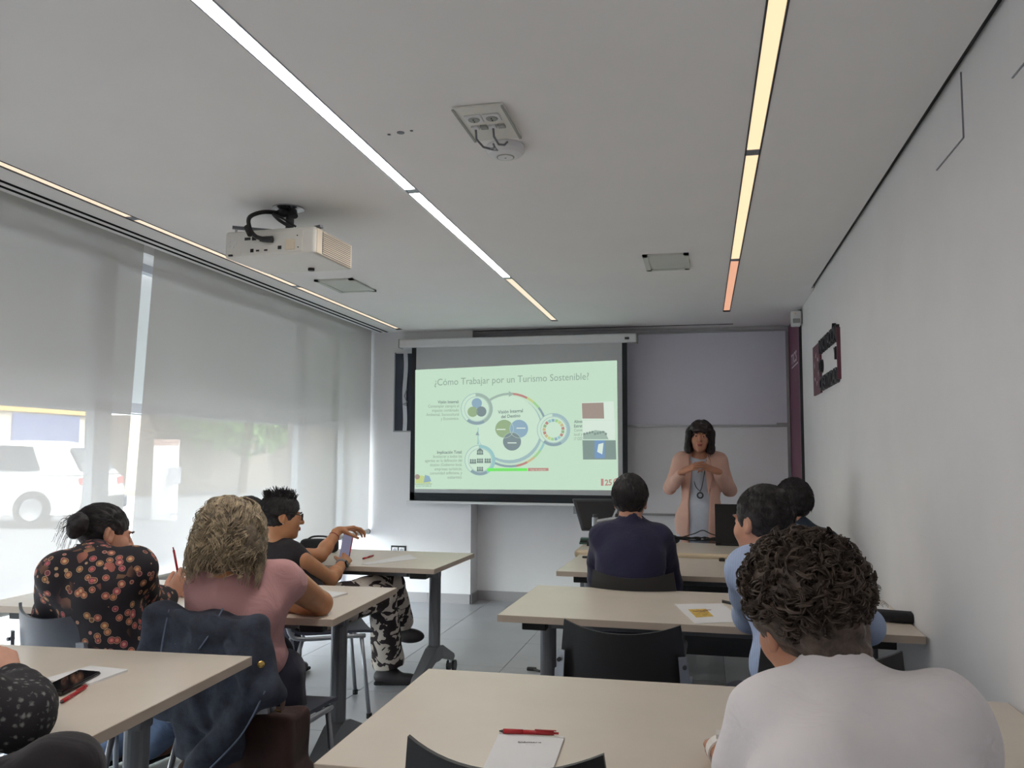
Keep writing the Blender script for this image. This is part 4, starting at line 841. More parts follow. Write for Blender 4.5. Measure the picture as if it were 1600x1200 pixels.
B().box(-.25, .25, -wy, wy, 0, 1.55).build('body', 'box_white', kk); B().box(-.3, .3, -wy-.1, wy+.1, 1.55, 1.68).build('roof', 'roof_pink', kk); B().box(.25, .27, -.25, .15, .75, 1.1).build('emblem', 'kerb', kk); B().box(.25, .26, -wy+.2, wy-.2, .1, .16).build('plinth_line', 'kerb', kk)
# ---------------------------------------------------------------- smooth-blended solid modelling for bodies, clothes and hair
class Field:
    """list of primitives, blended with a smooth minimum on a grid, turned into one continuous mesh"""
    def __init__(s): s.p = []
    def cone(s, a, b, r0, r1=None, k=.02, flat=None, sub=False):
        s.p.append(('c', V(*a), V(*b), r0, r0 if r1 is None else r1, k, flat, sub)); return s
    def chain(s, pts, rs, k=.02, flat=None):
        for i in range(len(pts)-1): s.cone(pts[i], pts[i+1], rs[i], rs[i+1], k, flat)
        return s
    def ell(s, c, r, R=None, k=.02, sub=False): s.p.append(('e', V(*c), V(*r), np.eye(3) if R is None else np.asarray(R, float), k, None, None, sub)); return s
    def plane(s, p, n, k=.005): s.p.append(('p', V(*p), nrm(n), k, None, None, None, True)); return s   # removes the side n points to
    def box(s, c, h, R=None, r=.01, k=.02, sub=False): s.p.append(('b', V(*c), V(*h), np.eye(3) if R is None else np.asarray(R, float), r, k, None, sub)); return s
    def bounds(s):
        lo = V(9, 9, 9)*9; hi = -lo
        for q in s.p:
            if q[7]: continue
            if q[0] == 'c': a = np.minimum(q[1], q[2])-max(q[3], q[4]); b = np.maximum(q[1], q[2])+max(q[3], q[4])
            elif q[0] == 'e': e = np.sqrt(((q[3]*q[2])**2).sum(1)); a, b = q[1]-e, q[1]+e
            else: e = np.abs(q[3])@q[2]+q[4]; a, b = q[1]-e, q[1]+e
            lo = np.minimum(lo, a); hi = np.maximum(hi, b)
        return lo, hi
    def mesh(s, h=.006, disp=None, pad=.03):
        lo, hi = s.bounds(); lo = lo-pad; n = np.ceil((hi+pad-lo)/h).astype(int)+1
        ax = [(lo[i]+np.arange(n[i])*h).astype(np.float32) for i in range(3)]
        D = np.full(n, .2, np.float32)
        for q in s.p:
            sub = q[7]
            if q[0] == 'c': a = np.minimum(q[1], q[2])-max(q[3], q[4]); b = np.maximum(q[1], q[2])+max(q[3], q[4]); k = q[5]
            elif q[0] == 'e': e = np.sqrt(((q[3]*q[2])**2).sum(1)); a, b = q[1]-e, q[1]+e; k = q[4]
            elif q[0] == 'b': e = np.abs(q[3])@q[2]+q[4]; a, b = q[1]-e, q[1]+e; k = q[5]
            else: a, b = lo, hi+pad; k = q[3]
            m = k+3*h+.012; i0 = np.clip(np.floor((a-m-lo)/h).astype(int), 0, n); i1 = np.clip(np.ceil((b+m-lo)/h).astype(int)+1, 0, n)
            if (i1 <= i0).any(): continue
            sl = tuple(slice(i0[i], i1[i]) for i in range(3))
            X = ax[0][sl[0]][:, None, None]; Y = ax[1][sl[1]][None, :, None]; Zz = ax[2][sl[2]][None, None, :]
            if q[0] == 'p': d = -((X-q[1][0])*q[2][0]+(Y-q[1][1])*q[2][1]+(Zz-q[1][2])*q[2][2])
            elif q[0] == 'c':
                ab = q[2]-q[1]; L2 = float(ab@ab)+1e-12
                dx, dy, dz = X-q[1][0], Y-q[1][1], Zz-q[1][2]
                t = np.clip((dx*ab[0]+dy*ab[1]+dz*ab[2])/L2, 0, 1)
                ex, ey, ez = dx-t*ab[0], dy-t*ab[1], dz-t*ab[2]
                if q[6] is not None:
                    fd, fs = q[6]; fd = nrm(fd); w = (ex*fd[0]+ey*fd[1]+ez*fd[2])*(1/fs-1); ex = ex+w*fd[0]; ey = ey+w*fd[1]; ez = ez+w*fd[2]
                d = np.sqrt(ex*ex+ey*ey+ez*ez)-(q[3]+(q[4]-q[3])*t)
            else:
                R = q[3]; dx, dy, dz = X-q[1][0], Y-q[1][1], Zz-q[1][2]
                lx = dx*R[0, 0]+dy*R[1, 0]+dz*R[2, 0]; ly = dx*R[0, 1]+dy*R[1, 1]+dz*R[2, 1]; lz = dx*R[0, 2]+dy*R[1, 2]+dz*R[2, 2]
                if q[0] == 'e':
                    r = q[2]; k0 = np.sqrt((lx/r[0])**2+(ly/r[1])**2+(lz/r[2])**2); k1 = np.sqrt((lx/r[0]**2)**2+(ly/r[1]**2)**2+(lz/r[2]**2)**2)+1e-9; d = k0*(k0-1)/k1
                else:
                    gx, gy, gz = np.abs(lx)-q[2][0], np.abs(ly)-q[2][1], np.abs(lz)-q[2][2]
                    d = np.sqrt(np.maximum(gx, 0)**2+np.maximum(gy, 0)**2+np.maximum(gz, 0)**2)+np.minimum(np.maximum(np.maximum(gx, gy), gz), 0)-q[4]
            c = D[sl]; d = d.astype(np.float32)
            if sub: d = -d; hh = np.maximum(k-np.abs(c-d), 0)/k; D[sl] = np.maximum(c, d)+hh*hh*k*.25
            else: hh = np.maximum(k-np.abs(c-d), 0)/k; D[sl] = np.minimum(c, d)-hh*hh*k*.25
        if disp is not None:
            band = np.abs(D) < .03; I = np.argwhere(band)
            P = lo+I*h; D[band] += disp(P).astype(np.float32)
        S = D < 0
        c8 = [S[i:n[0]-1+i, j:n[1]-1+j, l:n[2]-1+l] for i in (0, 1) for j in (0, 1) for l in (0, 1)]
        anyv = c8[0].copy(); allv = c8[0].copy()
        for q in c8[1:]: anyv |= q; allv &= q
        act = np.argwhere(anyv & ~allv); idx = -np.ones(np.array(n)-1, np.int64); idx[act[:, 0], act[:, 1], act[:, 2]] = np.arange(len(act))
        off = np.array([(i, j, l) for i in (0, 1) for j in (0, 1) for l in (0, 1)])
        vals = np.stack([D[act[:, 0]+o[0], act[:, 1]+o[1], act[:, 2]+o[2]] for o in off], 1)
        acc = np.zeros((len(act), 3)); cnt = np.zeros(len(act))
        for i in range(8):
            for j in range(i+1, 8):
                if np.abs(off[i]-off[j]).sum() != 1: continue
                m = (vals[:, i] < 0) != (vals[:, j] < 0); t = np.where(m, vals[:, i]/(vals[:, i]-vals[:, j]+1e-12), 0)
                acc += np.where(m[:, None], off[i]+t[:, None]*(off[j]-off[i]), 0); cnt += m
        Vv = lo+(act+acc/cnt[:, None])*h; quads = []
        for a in range(3):
            b, c = (a+1) % 3, (a+2) % 3
            s0 = [slice(None)]*3; s1 = [slice(None)]*3; s0[a] = slice(0, n[a]-1); s1[a] = slice(1, n[a])
            e = np.argwhere(S[tuple(s0)] != S[tuple(s1)]); e = e[(e[:, b] > 0) & (e[:, c] > 0) & (e[:, b] < n[b]-1) & (e[:, c] < n[c]-1)]
            if not len(e): continue
            ids = []
            for db, dc in ((-1, -1), (0, -1), (0, 0), (-1, 0)):
                g = e.copy(); g[:, b] += db; g[:, c] += dc; ids.append(idx[g[:, 0], g[:, 1], g[:, 2]])
            Q = np.stack(ids, 1); flip = ~S[e[:, 0], e[:, 1], e[:, 2]]; Q[flip] = Q[flip][:, ::-1]; quads.append(Q)
        return Vv, np.concatenate(quads)
def mesh_np(name, v, f, material, parent, world=True, smooth=True):
    if world and parent is not None:
        mi = np.array(wm(parent).inverted()); v = v@mi[:3, :3].T+mi[:3, 3]
    me = bpy.data.meshes.new(name); f = np.asarray(f); k = f.shape[1]
    me.vertices.add(len(v)); me.vertices.foreach_set('co', np.ascontiguousarray(v, np.float32).ravel())
    me.loops.add(f.size); me.loops.foreach_set('vertex_index', np.ascontiguousarray(f, np.int32).ravel())
    me.polygons.add(len(f)); me.polygons.foreach_set('loop_start', np.arange(0, f.size, k, dtype=np.int32)); me.polygons.foreach_set('loop_total', np.full(len(f), k, np.int32))
    me.update(calc_edges=True); return link(name, me, material, parent, smooth)
def solid(name, fld, material, parent, h=.006, disp=None):
    v, f = fld.mesh(h, disp); return mesh_np(name, v, f, material, parent)
def folds(seed, amp=.003, freq=55., n=4, stretch=None):
    g = np.random.RandomState(seed); ds = g.normal(size=(n, 3)); ds /= np.linalg.norm(ds, axis=1)[:, None]
    if stretch is not None: st = nrm(stretch); ds = ds-.75*(ds@st)[:, None]*st
    d2 = g.normal(size=(n, 3)); ph = g.uniform(0, 6.28, (n, 2)); fq = freq*g.uniform(.6, 1.5, n)
    def fn(P):
        o = np.zeros(len(P))
        for i in range(n): o += np.sin(P@ds[i]*fq[i]+ph[i, 0]+1.6*np.sin(P@d2[i]*freq*.35+ph[i, 1]))
        return o*amp/math.sqrt(n)
    return fn
# ---------------------------------------------------------------- strands
def strands(paths, r, sides=4):
    """paths (N,T,3) -> tubes tapering to the tip"""
    N, T, _ = paths.shape; t = np.gradient(paths, axis=1); t /= np.linalg.norm(t, axis=2, keepdims=True)+1e-9
    ref = np.where(np.abs(t[..., 2:3]) < .8, V(0, 0, 1), V(1, 0, 0)); u = np.cross(t, ref); u /= np.linalg.norm(u, axis=2, keepdims=True)+1e-9; w = np.cross(t, u)
    rr = (r if np.ndim(r) else np.full(N, r))[:, None]*np.linspace(1, .35, T)[None, :]; a = np.arange(sides)*2*PI/sides
    v = paths[:, :, None, :]+rr[:, :, None, None]*(np.cos(a)[None, None, :, None]*u[:, :, None, :]+np.sin(a)[None, None, :, None]*w[:, :, None, :])
    base = (np.arange(N)*T*sides)[:, None, None]; i = np.arange(T-1)[None, :, None]; j = np.arange(sides)[None, None, :]; j2 = (j+1) % sides
    q = np.stack([base+i*sides+j, base+i*sides+j2, base+(i+1)*sides+j2, base+(i+1)*sides+j], -1).reshape(-1, 4)
    return v.reshape(-1, 3), q
# ---------------------------------------------------------------- anatomy
def frame(fwd, up):
    f = nrm(fwd); u = np.asarray(up, float); u = nrm(u-f*(u@f)); r = np.cross(f, u); return np.stack([r, f, u], 1)   # columns right, fwd, up
def head_prims(F_, c, R, s=1.0, ears=True, female=False):
    def L(x, y, z): return c+R@(V(x, y, z)*s)
    def e(x, y, z, a, b, d, k=.02, sub=False): F_.ell(L(x, y, z), V(a, b, d)*s, R, k*s, sub)
    e(0, -.018, .03, .075, .095, .086); e(0, .03, -.03, .061, .066, .082, .03)
    j = .9 if female else 1
    e(0, .035, -.078, .047*j, .05, .036, .03); e(0, .074, -.1, .019*j, .016, .014, .02)
    for q in (-1, 1):
        e(q*.038, .062, -.03, .025, .026, .03, .02); e(q*.03, .088, .008, .014, .011, .009, .012, True)
        e(q*.03, .079, .006, .0135, .0125, .011, .006); e(q*.03, .086, .026, .02, .009, .006, .012)
        if ears:
            e(q*.077, -.004, -.004, .009, .02, .032, .008); e(q*.082, -.014, .006, .008, .012, .026, .008); e(q*.087, .0, 0, .006, .009, .016, .006, True); e(q*.077, .004, -.028, .008, .01, .011, .008)
    F_.cone(L(0, .092, .012), L(0, .112, -.024), .008*s, .0125*s, .012*s); e(-.011, .1, -.028, .009, .01, .008, .008); e(.011, .1, -.028, .009, .01, .008, .008)
    e(0, .093, -.055, .021, .01, .006, .01); e(0, .091, -.066, .017, .009, .006, .008)
    return L
def hand_prims(F_, w, d, n, right, curl=(.35, .4, .45, .5), curl2=1.0, thumb=(.7, .6, .35), s=.95, tcurl=.35, spread=.06):
    """palm, four fingers and a thumb; d towards the fingers, n out of the palm"""
    d = nrm(d); n = nrm(np.asarray(n)-d*(np.asarray(n)@d)); t = np.cross(d, n) if right else -np.cross(d, n); w = np.asarray(w)
    P = lambda a, b, c: w+s*(d*a+t*b+n*c)
    kn = [(.092, .029), (.096, .009), (.090, -.011), (.081, -.029)]; ln = [(.043, .026, .021), (.047, .03, .022), (.044, .028, .021), (.034, .021, .019)]; rr = [.0088, .009, .0086, .0076]
    F_.cone(w-d*.02, w+d*.02*s, .024*s, .024*s, .015, (n, .72))
    for (a, b), r in zip(kn, rr): F_.cone(P(.012, b*.55, 0), P(a, b, -.002), .015*s, (r+.002)*s, .014)
    tips = []
    for i, ((a, b), L_, r) in enumerate(zip(kn, ln, rr)):
        p = P(a, b, 0); ang = curl[i]; dd = nrm(d+t*spread*(1.5-i)*.8)
        for q in range(3):
            v = dd*math.cos(ang)+n*math.sin(ang); p2 = p+v*L_[q]*s; F_.cone(p, p2, r*s*(1-.08*q), r*s*(.92-.09*q), .004); p = p2; ang += curl[i]*curl2+.06
        tips.append((p, v))
    p = P(.02, .026, .008); v = nrm(d*thumb[0]+t*thumb[1]+n*thumb[2])
    for q, L_ in enumerate((.045, .033, .026)):
        p2 = p+v*L_*s; F_.cone(p, p2, (.0145 if q == 0 else .0105-.001*q)*s, (.0108-.0012*q)*s, .01 if q == 0 else .004); p = p2; v = nrm(v+nrm(d*.8-t*.2+n*.4)*tcurl)
    tips.append((p, v)); return tips
def torso(F_, J, inf=0, k=.05, s=1.0, belly=0, low=True, fem=False):
    """pelvis to shoulders as elliptical masses; J holds joints"""
    pel, nk, R = J['pel'], J['nk'], J['R']      # R columns right, fwd, up of the rib cage
    sp = nk-pel; Rp = J.get('Rp', R)
    if low: F_.ell(pel+Rp[:, 2]*.02, V(.175*s+inf, .125*s+inf+belly*.3, .12+inf), Rp, k)
    a = pel+sp*.33; F_.ell(a-R[:, 1]*.005+R[:, 1]*belly*.5, V((.135 if fem else .148)*s+inf+belly*.4, .105*s+inf+belly, .15+inf), R, k)
    a = pel+sp*.66; F_.ell(a-R[:, 1]*.01, V((.15 if fem else .165)*s+inf, .115*s+inf, .16+inf), R, k)
    sl, sr = J['sl'], J['sr']; m = (sl+sr)/2
    F_.cone(sl*.82+m*.18, sr*.82+m*.18, .062*s+inf, None, k, None)
    F_.ell(m-R[:, 2]*.05-R[:, 1]*.01, V(np.linalg.norm(sl-sr)*.47+inf, .085*s+inf, .09+inf), R, k)
    for q in (sl, sr): F_.cone(nk+R[:, 2]*.015, q*.85+m*.15+R[:, 2]*.012, .046*s+inf*.6, .046*s+inf*.6, .045)
def arm(F_, sh, el, wr, s=1.0, inf=0, to=1.0, k=.02):
    """to: 0..1 upper arm fraction, 1..2 forearm"""
    up = el-sh
    if to <= 1: F_.cone(sh, sh+up*to, .053*s+inf, (.053-.013*to)*s+inf*1.5, k)
    else:
        F_.cone(sh, el, .053*s+inf, .040*s+inf, k); f = wr-el; t = to-1
        F_.cone(el, el+f*min(t, .3), .040*s+inf, .041*s+inf, k)
        if t > .3: F_.cone(el+f*.3, el+f*t, .041*s+inf, (.041-.016*(t-.3)/.7)*s+inf*1.15, k)
def legs(F_, J, s=1.0, inf=.012, flare=0, k=.03, to=1.0):
    for q in ('l', 'r'):
        h, kn, an = J['h'+q], J['k'+q], J['a'+q]
        F_.cone(h, kn, .086*s+inf, .062*s+inf, k); F_.cone(kn, kn+(an-kn)*.35, .062*s+inf, .06*s+inf+flare*.3, k); F_.cone(kn+(an-kn)*.35, kn+(an-kn)*to, .06*s+inf+flare*.3, .045*s+inf+flare, k)
def shoe(parent, an, d, m='shoe_dark', L=.25):
    d = nrm(V(d[0], d[1], 0)); sd = np.cross(d, V(0, 0, 1)); b = V(an[0], an[1], max(an[2]-.085, 0)); f = Field()
    R = np.stack([sd, d, V(0, 0, 1)], 1)
    f.ell(b-d*.03+V(0, 0, .045), V(.036, .055, .045), R, .02); f.ell(b+d*.10+V(0, 0, .03), V(.045, .09, .034), R, .04); f.ell(b+d*.02+V(0, 0, .055), V(.034, .05, .05), R, .04); f.plane(b+V(0, 0, .006), (0, 0, -1))
    o = solid('shoe', f, m, parent, .006)
    g = Field(); g.box(b+d*.055+V(0, 0, .011), (.034, .125, .003), R, .008, .01); solid('sole', g, 'rubber', o, .006)
def eyes(parent, L, R, s=1.0):
    for q in (-1, 1):
        e = B().ell(L(q*.03, .0825, .006), V(.0105, .0098, .0062)*s, R, 14, 8).build('eye', 'eye_white', parent, world=True, smooth=True)
        B().ell(L(q*.03, .0895, .006), V(.0052, .004, .0055)*s, R, 12, 6).build('iris', 'eye_dark', e, world=True, smooth=True)
        B().tube([L(q*(.016), .1, .024), L(q*.03, .102, .029), L(q*.046, .09, .024)], [.0025, .0035, .002], 6).build('eyebrow', 'hair_black', parent, world=True)
def lips(parent, L, R, s=1.0):
    f = Field(); f.ell(L(0, .098, -.0565), V(.021, .008, .0055)*s, R, .004); f.ell(L(0, .097, -.0655), V(.018, .009, .006)*s, R, .004); solid('lips', f, 'lips', parent, .0025)
def scalp(seed, n, mask, c=(0, -.018, .032), r=(.078, .098, .09)):
    g = np.random.RandomState(seed); d = g.normal(size=(n*4, 3)); d /= np.linalg.norm(d, axis=1)[:, None]; d = d[mask(d)][:n]; return V(*c)+d*V(*r), d/ V(*r)*.09, g
def short_hair(parent, c, R, m, seed, s=1.0, thick=.012, n=900, ln=.03, lift=.35, nape=-.055, flow=(0, -.5, -.6), front=.3, name='hair', sr=.0011, vol=0.0):
    """close cap of hair with short strands combed along 'flow'"""
    L = lambda x, y, z: c+R@(V(x, y, z)*s)
    f = Field(); f.ell(L(0, -.020, .034+vol*.4), (V(.079, .099, .089)+thick+V(0, 0, vol))*s, R, .01)
    f.ell(L(0, .125, -.055), V(.1, .085, .105)*s, R, .02, True); f.plane(L(0, 0, nape), R@V(0, .55, -.84)); 
    for q in (-1, 1): f.ell(L(q*.09, .012, -.03), V(.03, .034, .045)*s, R, .012, True)
    o = solid(name, f, m, parent, .005, folds(seed, .0018, 220, 5))
    mask = lambda d: (d[:, 2] > -.45) & ~((d[:, 1] > front) & (d[:, 2] < .45)) & ~((np.abs(d[:, 0]) > .68) & (d[:, 2] < .12) & (d[:, 1] > -.28))
    p, nm, g = scalp(seed, n, mask, (0, -.020, .034+vol*.4), (.079+thick*.85, .099+thick*.85, .089+thick*.85+vol)); T = 6; nm /= np.linalg.norm(nm, axis=1)[:, None]
    fl = V(*flow)+g.normal(size=p.shape)*.35; fl = fl-nm*(fl*nm).sum(1)[:, None]; fl /= np.linalg.norm(fl, axis=1)[:, None]+1e-9
    l = ln*g.uniform(.6, 1.2, len(p)); t = np.linspace(0, 1, T)[None, :, None]
    path = p[:, None, :]+(fl[:, None, :]*(1-lift)*t+nm[:, None, :]*lift*(t-.5*t*t)*1.2+V(0, 0, -.25)*t*t*(1-lift))*l[:, None, None]
    path = c+(path*s)@R.T; v, q = strands(path, sr*g.uniform(.7, 1.4, len(p))); mesh_np('hair_strands', v, q, m, o); return o
def curly_hair(parent, c, R, m, seed, n=1500, s=1.0, rad=.012, ln=.05, turns=2.2, tube=.0016, nape=-.06, base=.02, drop=0.3):
    L = lambda x, y, z: c+R@(V(x, y, z)*s)
    f = Field(); f.ell(L(0, -.024, .045), V(.083+base, .1+base, .088+base)*s, R, .01); f.ell(L(0, .135, -.05), V(.1, .085, .105)*s, R, .02, True); f.plane(L(0, 0, nape-.02), R@V(0, .5, -.86)); f.ell(L(0, -.075, -.05), V(.06, .045, .05)*s, R, .03)
    f.plane(L(0, 0, nape-.045), R@V(0, .4, -.9))
    for q in (-1, 1): f.ell(L(q*.095, .015, -.045), V(.03, .03, .04)*s, R, .012, True)
    o = solid('hair', f, m, parent, .005, folds(seed, .003, 150, 6))
    mask = lambda d: (d[:, 2] > -.62) & ~((d[:, 1] > .3) & (d[:, 2] < .3)) & ~((np.abs(d[:, 0]) > .7) & (d[:, 2] < -.15) & (d[:, 1] > -.35))
    p, nm, g = scalp(seed, n, mask, (0, -.024, .045), (.083+base*.8, .1+base*.8, .088+base*.8)); nm /= np.linalg.norm(nm, axis=1)[:, None]; T = 18; N = len(p)
    low = np.clip((p[:, 2]+.065)/.09, .1, 1)
    ax = g.normal(size=p.shape)+V(0, 0, -drop); ax -= nm*(ax*nm).sum(1)[:, None]*.72; ax /= np.linalg.norm(ax, axis=1)[:, None]
    u = nm-ax*(nm*ax).sum(1)[:, None]; u /= np.linalg.norm(u, axis=1)[:, None]; w = np.cross(ax, u); K = 5
    l = ln*g.uniform(.5, 1.15, N)*low; r0 = rad*g.uniform(.6, 1.35, N)*np.clip(low, .3, 1); p = p+nm*(r0*.5)[:, None]-ax*(l*.45)[:, None]
    rep = lambda q: np.repeat(q, K, 0); ph = np.repeat(g.uniform(0, 6.28, N), K)+g.normal(size=N*K)*.22; tn = np.repeat(turns*g.uniform(.7, 1.3, N), K); rr0 = np.repeat(r0, K)*g.uniform(.8, 1.15, N*K); ll = np.repeat(l, K)*g.uniform(.9, 1.1, N*K)
    P0, AX, U_, W_ = rep(p)+g.normal(size=(N*K, 3))*.0016, rep(ax), rep(u), rep(w); N = N*K; tt = np.linspace(0, 1, T); th = ph[:, None]+tt[None]*2*PI*tn[:, None]; rr = rr0[:, None]*(1-.25*tt[None])
    path = P0[:, None]+AX[:, None]*(ll[:, None]*tt[None])[..., None]+U_[:, None]*(rr*np.cos(th))[..., None]+W_[:, None]*(rr*np.sin(th))[..., None]
    path = c+(path*s)@R.T; v, q = strands(path, tube*g.uniform(.6, 1.4, N)); mesh_np('hair_curls', v, q, m, o); return o
def flowing_hair(parent, c, R, m, seed, n, length, s=1.0, wave=.008, freq=5.0, tube=.002, bulge=1.12, front=.35, inward=0.0, cap_h=.10, T=26, clump=14):
    """hair falling from a parting over the skull and down"""
    L = lambda x, y, z: c+R@(V(x, y, z)*s)
    g = np.random.RandomState(seed); az = g.uniform(-PI, PI, n*2); el = g.uniform(.25, 1.45, n*2)
    ok = (np.abs(az) > front*2.6); az, el = az[ok][:n], el[ok][:n]; n = len(az)
    l = length*g.uniform(.82, 1.08, n); tt = np.linspace(0, 1, T); out = np.zeros((n, T, 3)); r = V(.086, .105, .096)*bulge; cc = V(0, -.018, .032)
    for i, t in enumerate(tt):
        dist = t*l; e = el-dist/.105; onh = e > 0; e2 = np.where(onh, e, 0); fall = np.where(onh, 0, -(e)*.105)
        rr = 1+g.uniform(-.0, .0)+.10*np.clip(fall/.1, 0, 1)-inward*np.clip((fall-.08)/.08, 0, 1)
        x = np.sin(az)*np.cos(e2)*r[0]*rr; y = np.cos(az)*np.cos(e2)*r[1]*rr; z = np.sin(e2)*r[2]-fall
        out[:, i] = cc+np.stack([x, y, z], 1)
    nc = max(8, n//clump); cc_ = np.stack([g.uniform(-PI, PI, nc), g.uniform(.25, 1.45, nc)], 1); cid = np.argmin(((az[:, None]-cc_[None, :, 0])**2+(el[:, None]-cc_[None, :, 1])**2), 1)
    ph = g.uniform(0, 6.28, (nc, 2))[cid]+g.normal(size=(n, 2))*.25; fr = (freq*g.uniform(.75, 1.25, nc))[cid]; amp = (wave*g.uniform(.6, 1.5, nc))[cid][:, None]*np.minimum(1, tt*2)[None]; lay = g.uniform(-.010, .010, nc)[cid]+g.uniform(-.003, .003, n)
    nx = np.stack([np.cos(az), -np.sin(az), 0*az], 1); no = np.stack([np.sin(az), np.cos(az), 0*az+.3], 1)
    out += nx[:, None]*(amp*np.sin(tt[None]*fr[:, None]*2*PI+ph[:, :1]))[..., None]+no[:, None]*(amp*.8*np.cos(tt[None]*fr[:, None]*2*PI+ph[:, 1:])+lay[:, None])[..., None]
    path = c+(out*s)@R.T; v, q = strands(path, tube*g.uniform(.6, 1.4, n), 5); return v, q
def person(label, pel, group=None):
    return thing('person', label, 'person', (pel[0], pel[1], 0), group=group)
# ================================================================ people
UP = V(0, 0, 1)
def up_R(fwd, spine): return frame(fwd, spine) if True else None
def spineR(fwd, spine):
    u = nrm(spine); f = np.asarray(fwd, float); f = nrm(f-u*(f@u)); return np.stack([np.cross(f, u), f, u], 1)
# ---- 1. curly-haired man in a white T-shirt, right foreground
nk = at(1318, 1082, 1.44); sl = at(1216, 1128, 1.43); sr = at(1478, 1126, 1.38); hc = at(1258, 970, 1.53); pel = V(.215, 1.26, .52)
fw = nrm((-.12, 1, 0)); J = dict(pel=pel, nk=nk, sl=sl, sr=sr, R=spineR(fw, nk-pel), Rp=spineR(fw, UP), hl=pel+V(-.1, .05, -.02), hr=pel+V(.1, .05, -.02), kl=V(.02, 1.72, .5), kr=V(.40, 1.72, .5), al=V(.02, 1.78, .09), ar=V(.42, 1.78, .09))
HR = frame((-.42, .88, -.22), (-.26, .12, .95))
el_l = V(sl[0]-.045, sl[1]+.06, .77); wr_l = at(1130, 1178, 1.70); wr_l[2] = .79; el_r = V(sr[0]+.05, sr[1]+.10, .77); wr_r = V(.33, 1.80, .785)
P = person('curly-haired man in a white t-shirt in the right foreground', pel); f = Field(); torso(f, J, -.012); f.cone(nk-UP*.03, hc+HR@V(0, -.03, -.07), .062, .056, .03); L = head_prims(f, hc, HR, 1.0)
arm(f, sl, el_l, wr_l, 1, to=2); arm(f, sr, el_r, wr_r, 1, to=2); hd = nrm(V(-.05, .9, -.12)); hand_prims(f, wr_l, hd, V(.3, 0, -1), False, (.35, .4, .45, .5)); hand_prims(f, wr_r, V(-.5, .8, -.05), V(0, 0, -1), True, (.2, .25, .3, .35))
solid('body', f, 'skin_mid', P, .005)
f = Field(); torso(f, J, .014, .055, 1.0, .01); arm(f, sl, el_l, wr_l, 1.06, .018, .62, .035); arm(f, sr, el_r, wr_r, 1.06, .018, .62, .035); f.cone(nk+V(0, -.005, -.01), nk+V(-.01, .01, .022), .066, .064, .02)
f.cone(nk+V(-.012, .012, .03), nk+V(-.03, .04, .12), .055, .055, .004, None, True)
ts = solid('t_shirt', f, 'cloth_white', P, .006, folds(3, .007, 30, 6, (0, .2, 1)))
nd = nrm(hc+HR@V(0, -.03, -.07)-nk); nu = nrm(np.cross(nd, UP)); nw = np.cross(nu, nd)
B().tube([nk+nd*.03+(nu*math.cos(t)+nw*math.sin(t))*.066 for t in np.linspace(0, 2*PI, 28)], .0075, 8).build('collar', 'cloth_white', ts, world=True, smooth=True)
f = Field(); f.ell(pel, V(.175, .15, .11), J['Rp'], .04); legs(f, J); solid('trousers', f, 'trouser_dark', P, .01)
curly_hair(P, hc, HR, 'hair_darkbrown', 5, 620, 1.0, .011, .040, 1.35, .0014, -.05, .018, .6)
shoe(P, V(.02, 1.78, .09), (0, 1, 0)); shoe(P, V(.42, 1.78, .09), (0, 1, 0))
w = thing('wristwatch', 'white watch strap on the left wrist of the curly-haired man', 'watch', wr_l); a = nrm(wr_l-el_l); u = nrm(np.cross(a, UP)); v_ = np.cross(u, a); rg = .031
b = B(); vs = []
for i in range(24):
    t = i*2*PI/24; p = wr_l-a*.01+(u*math.cos(t)+v_*math.sin(t)*.85)*rg; o_ = nrm(u*math.cos(t)+v_*math.sin(t)); vs += [p-a*.013, p+a*.013, p+a*.013+o_*.004, p-a*.013+o_*.004]
b.add(vs, [(4*i+k, 4*((i+1) % 24)+k, 4*((i+1) % 24)+(k+1) % 4, 4*i+(k+1) % 4) for i in range(24) for k in range(4)]); b.build('strap', 'white_strap', w, world=True)
p = wr_l-a*.01+v_*(rg*.85+.006); B().box(-.016, .016, -.016, .016, -.003, .005).build('case', 'white_strap', w).location = (p-wr_l).tolist()
# ---- 2. man in a pale blue shirt
hc = at(1190, 817, 2.95); nk = at(1246, 856, 2.88); sl = at(1163, 892, 2.86); sr = at(1312, 905, 2.78); pel = V(.28, 2.72, .53); fw = nrm((-.25, 1, 0))
J = dict(pel=pel, nk=nk, sl=sl, sr=sr, R=spineR(fw, nk-pel), Rp=spineR(fw, UP), hl=pel+V(-.1, .05, -.02), hr=pel+V(.1, .05, -.02), kl=V(.12, 3.18, .5), kr=V(.5, 3.18, .5), al=V(.1, 3.25, .09), ar=V(.5, 3.25, .09))
HR = frame((-.72, .69, -.06), (-.08, .1, 1)); el_l = at(1172, 968, 3.08); el_l[2] = .80; wr_l = V(.26, 3.36, .775); el_r = at(1352, 985, 2.95); el_r[2] = .785; wr_r = V(.30, 3.30, .775)
P = person('man in a pale blue shirt looking left with short dark hair', pel); f = Field(); torso(f, J, -.012); f.cone(nk-UP*.03, hc+HR@V(0, -.03, -.07), .06, .055, .03); L = head_prims(f, hc, HR, .98)
arm(f, sl, el_l, wr_l, 1, to=2); arm(f, sr, el_r, wr_r, 1, to=2); hand_prims(f, wr_l, V(.4, .8, -.05), V(0, 0, -1), False); hand_prims(f, wr_r, V(-.6, .7, -.05), V(0, 0, -1), True)
solid('body', f, 'skin_fair', P, .005); eyes(P, L, HR, .98); lips(P, L, HR, .98)
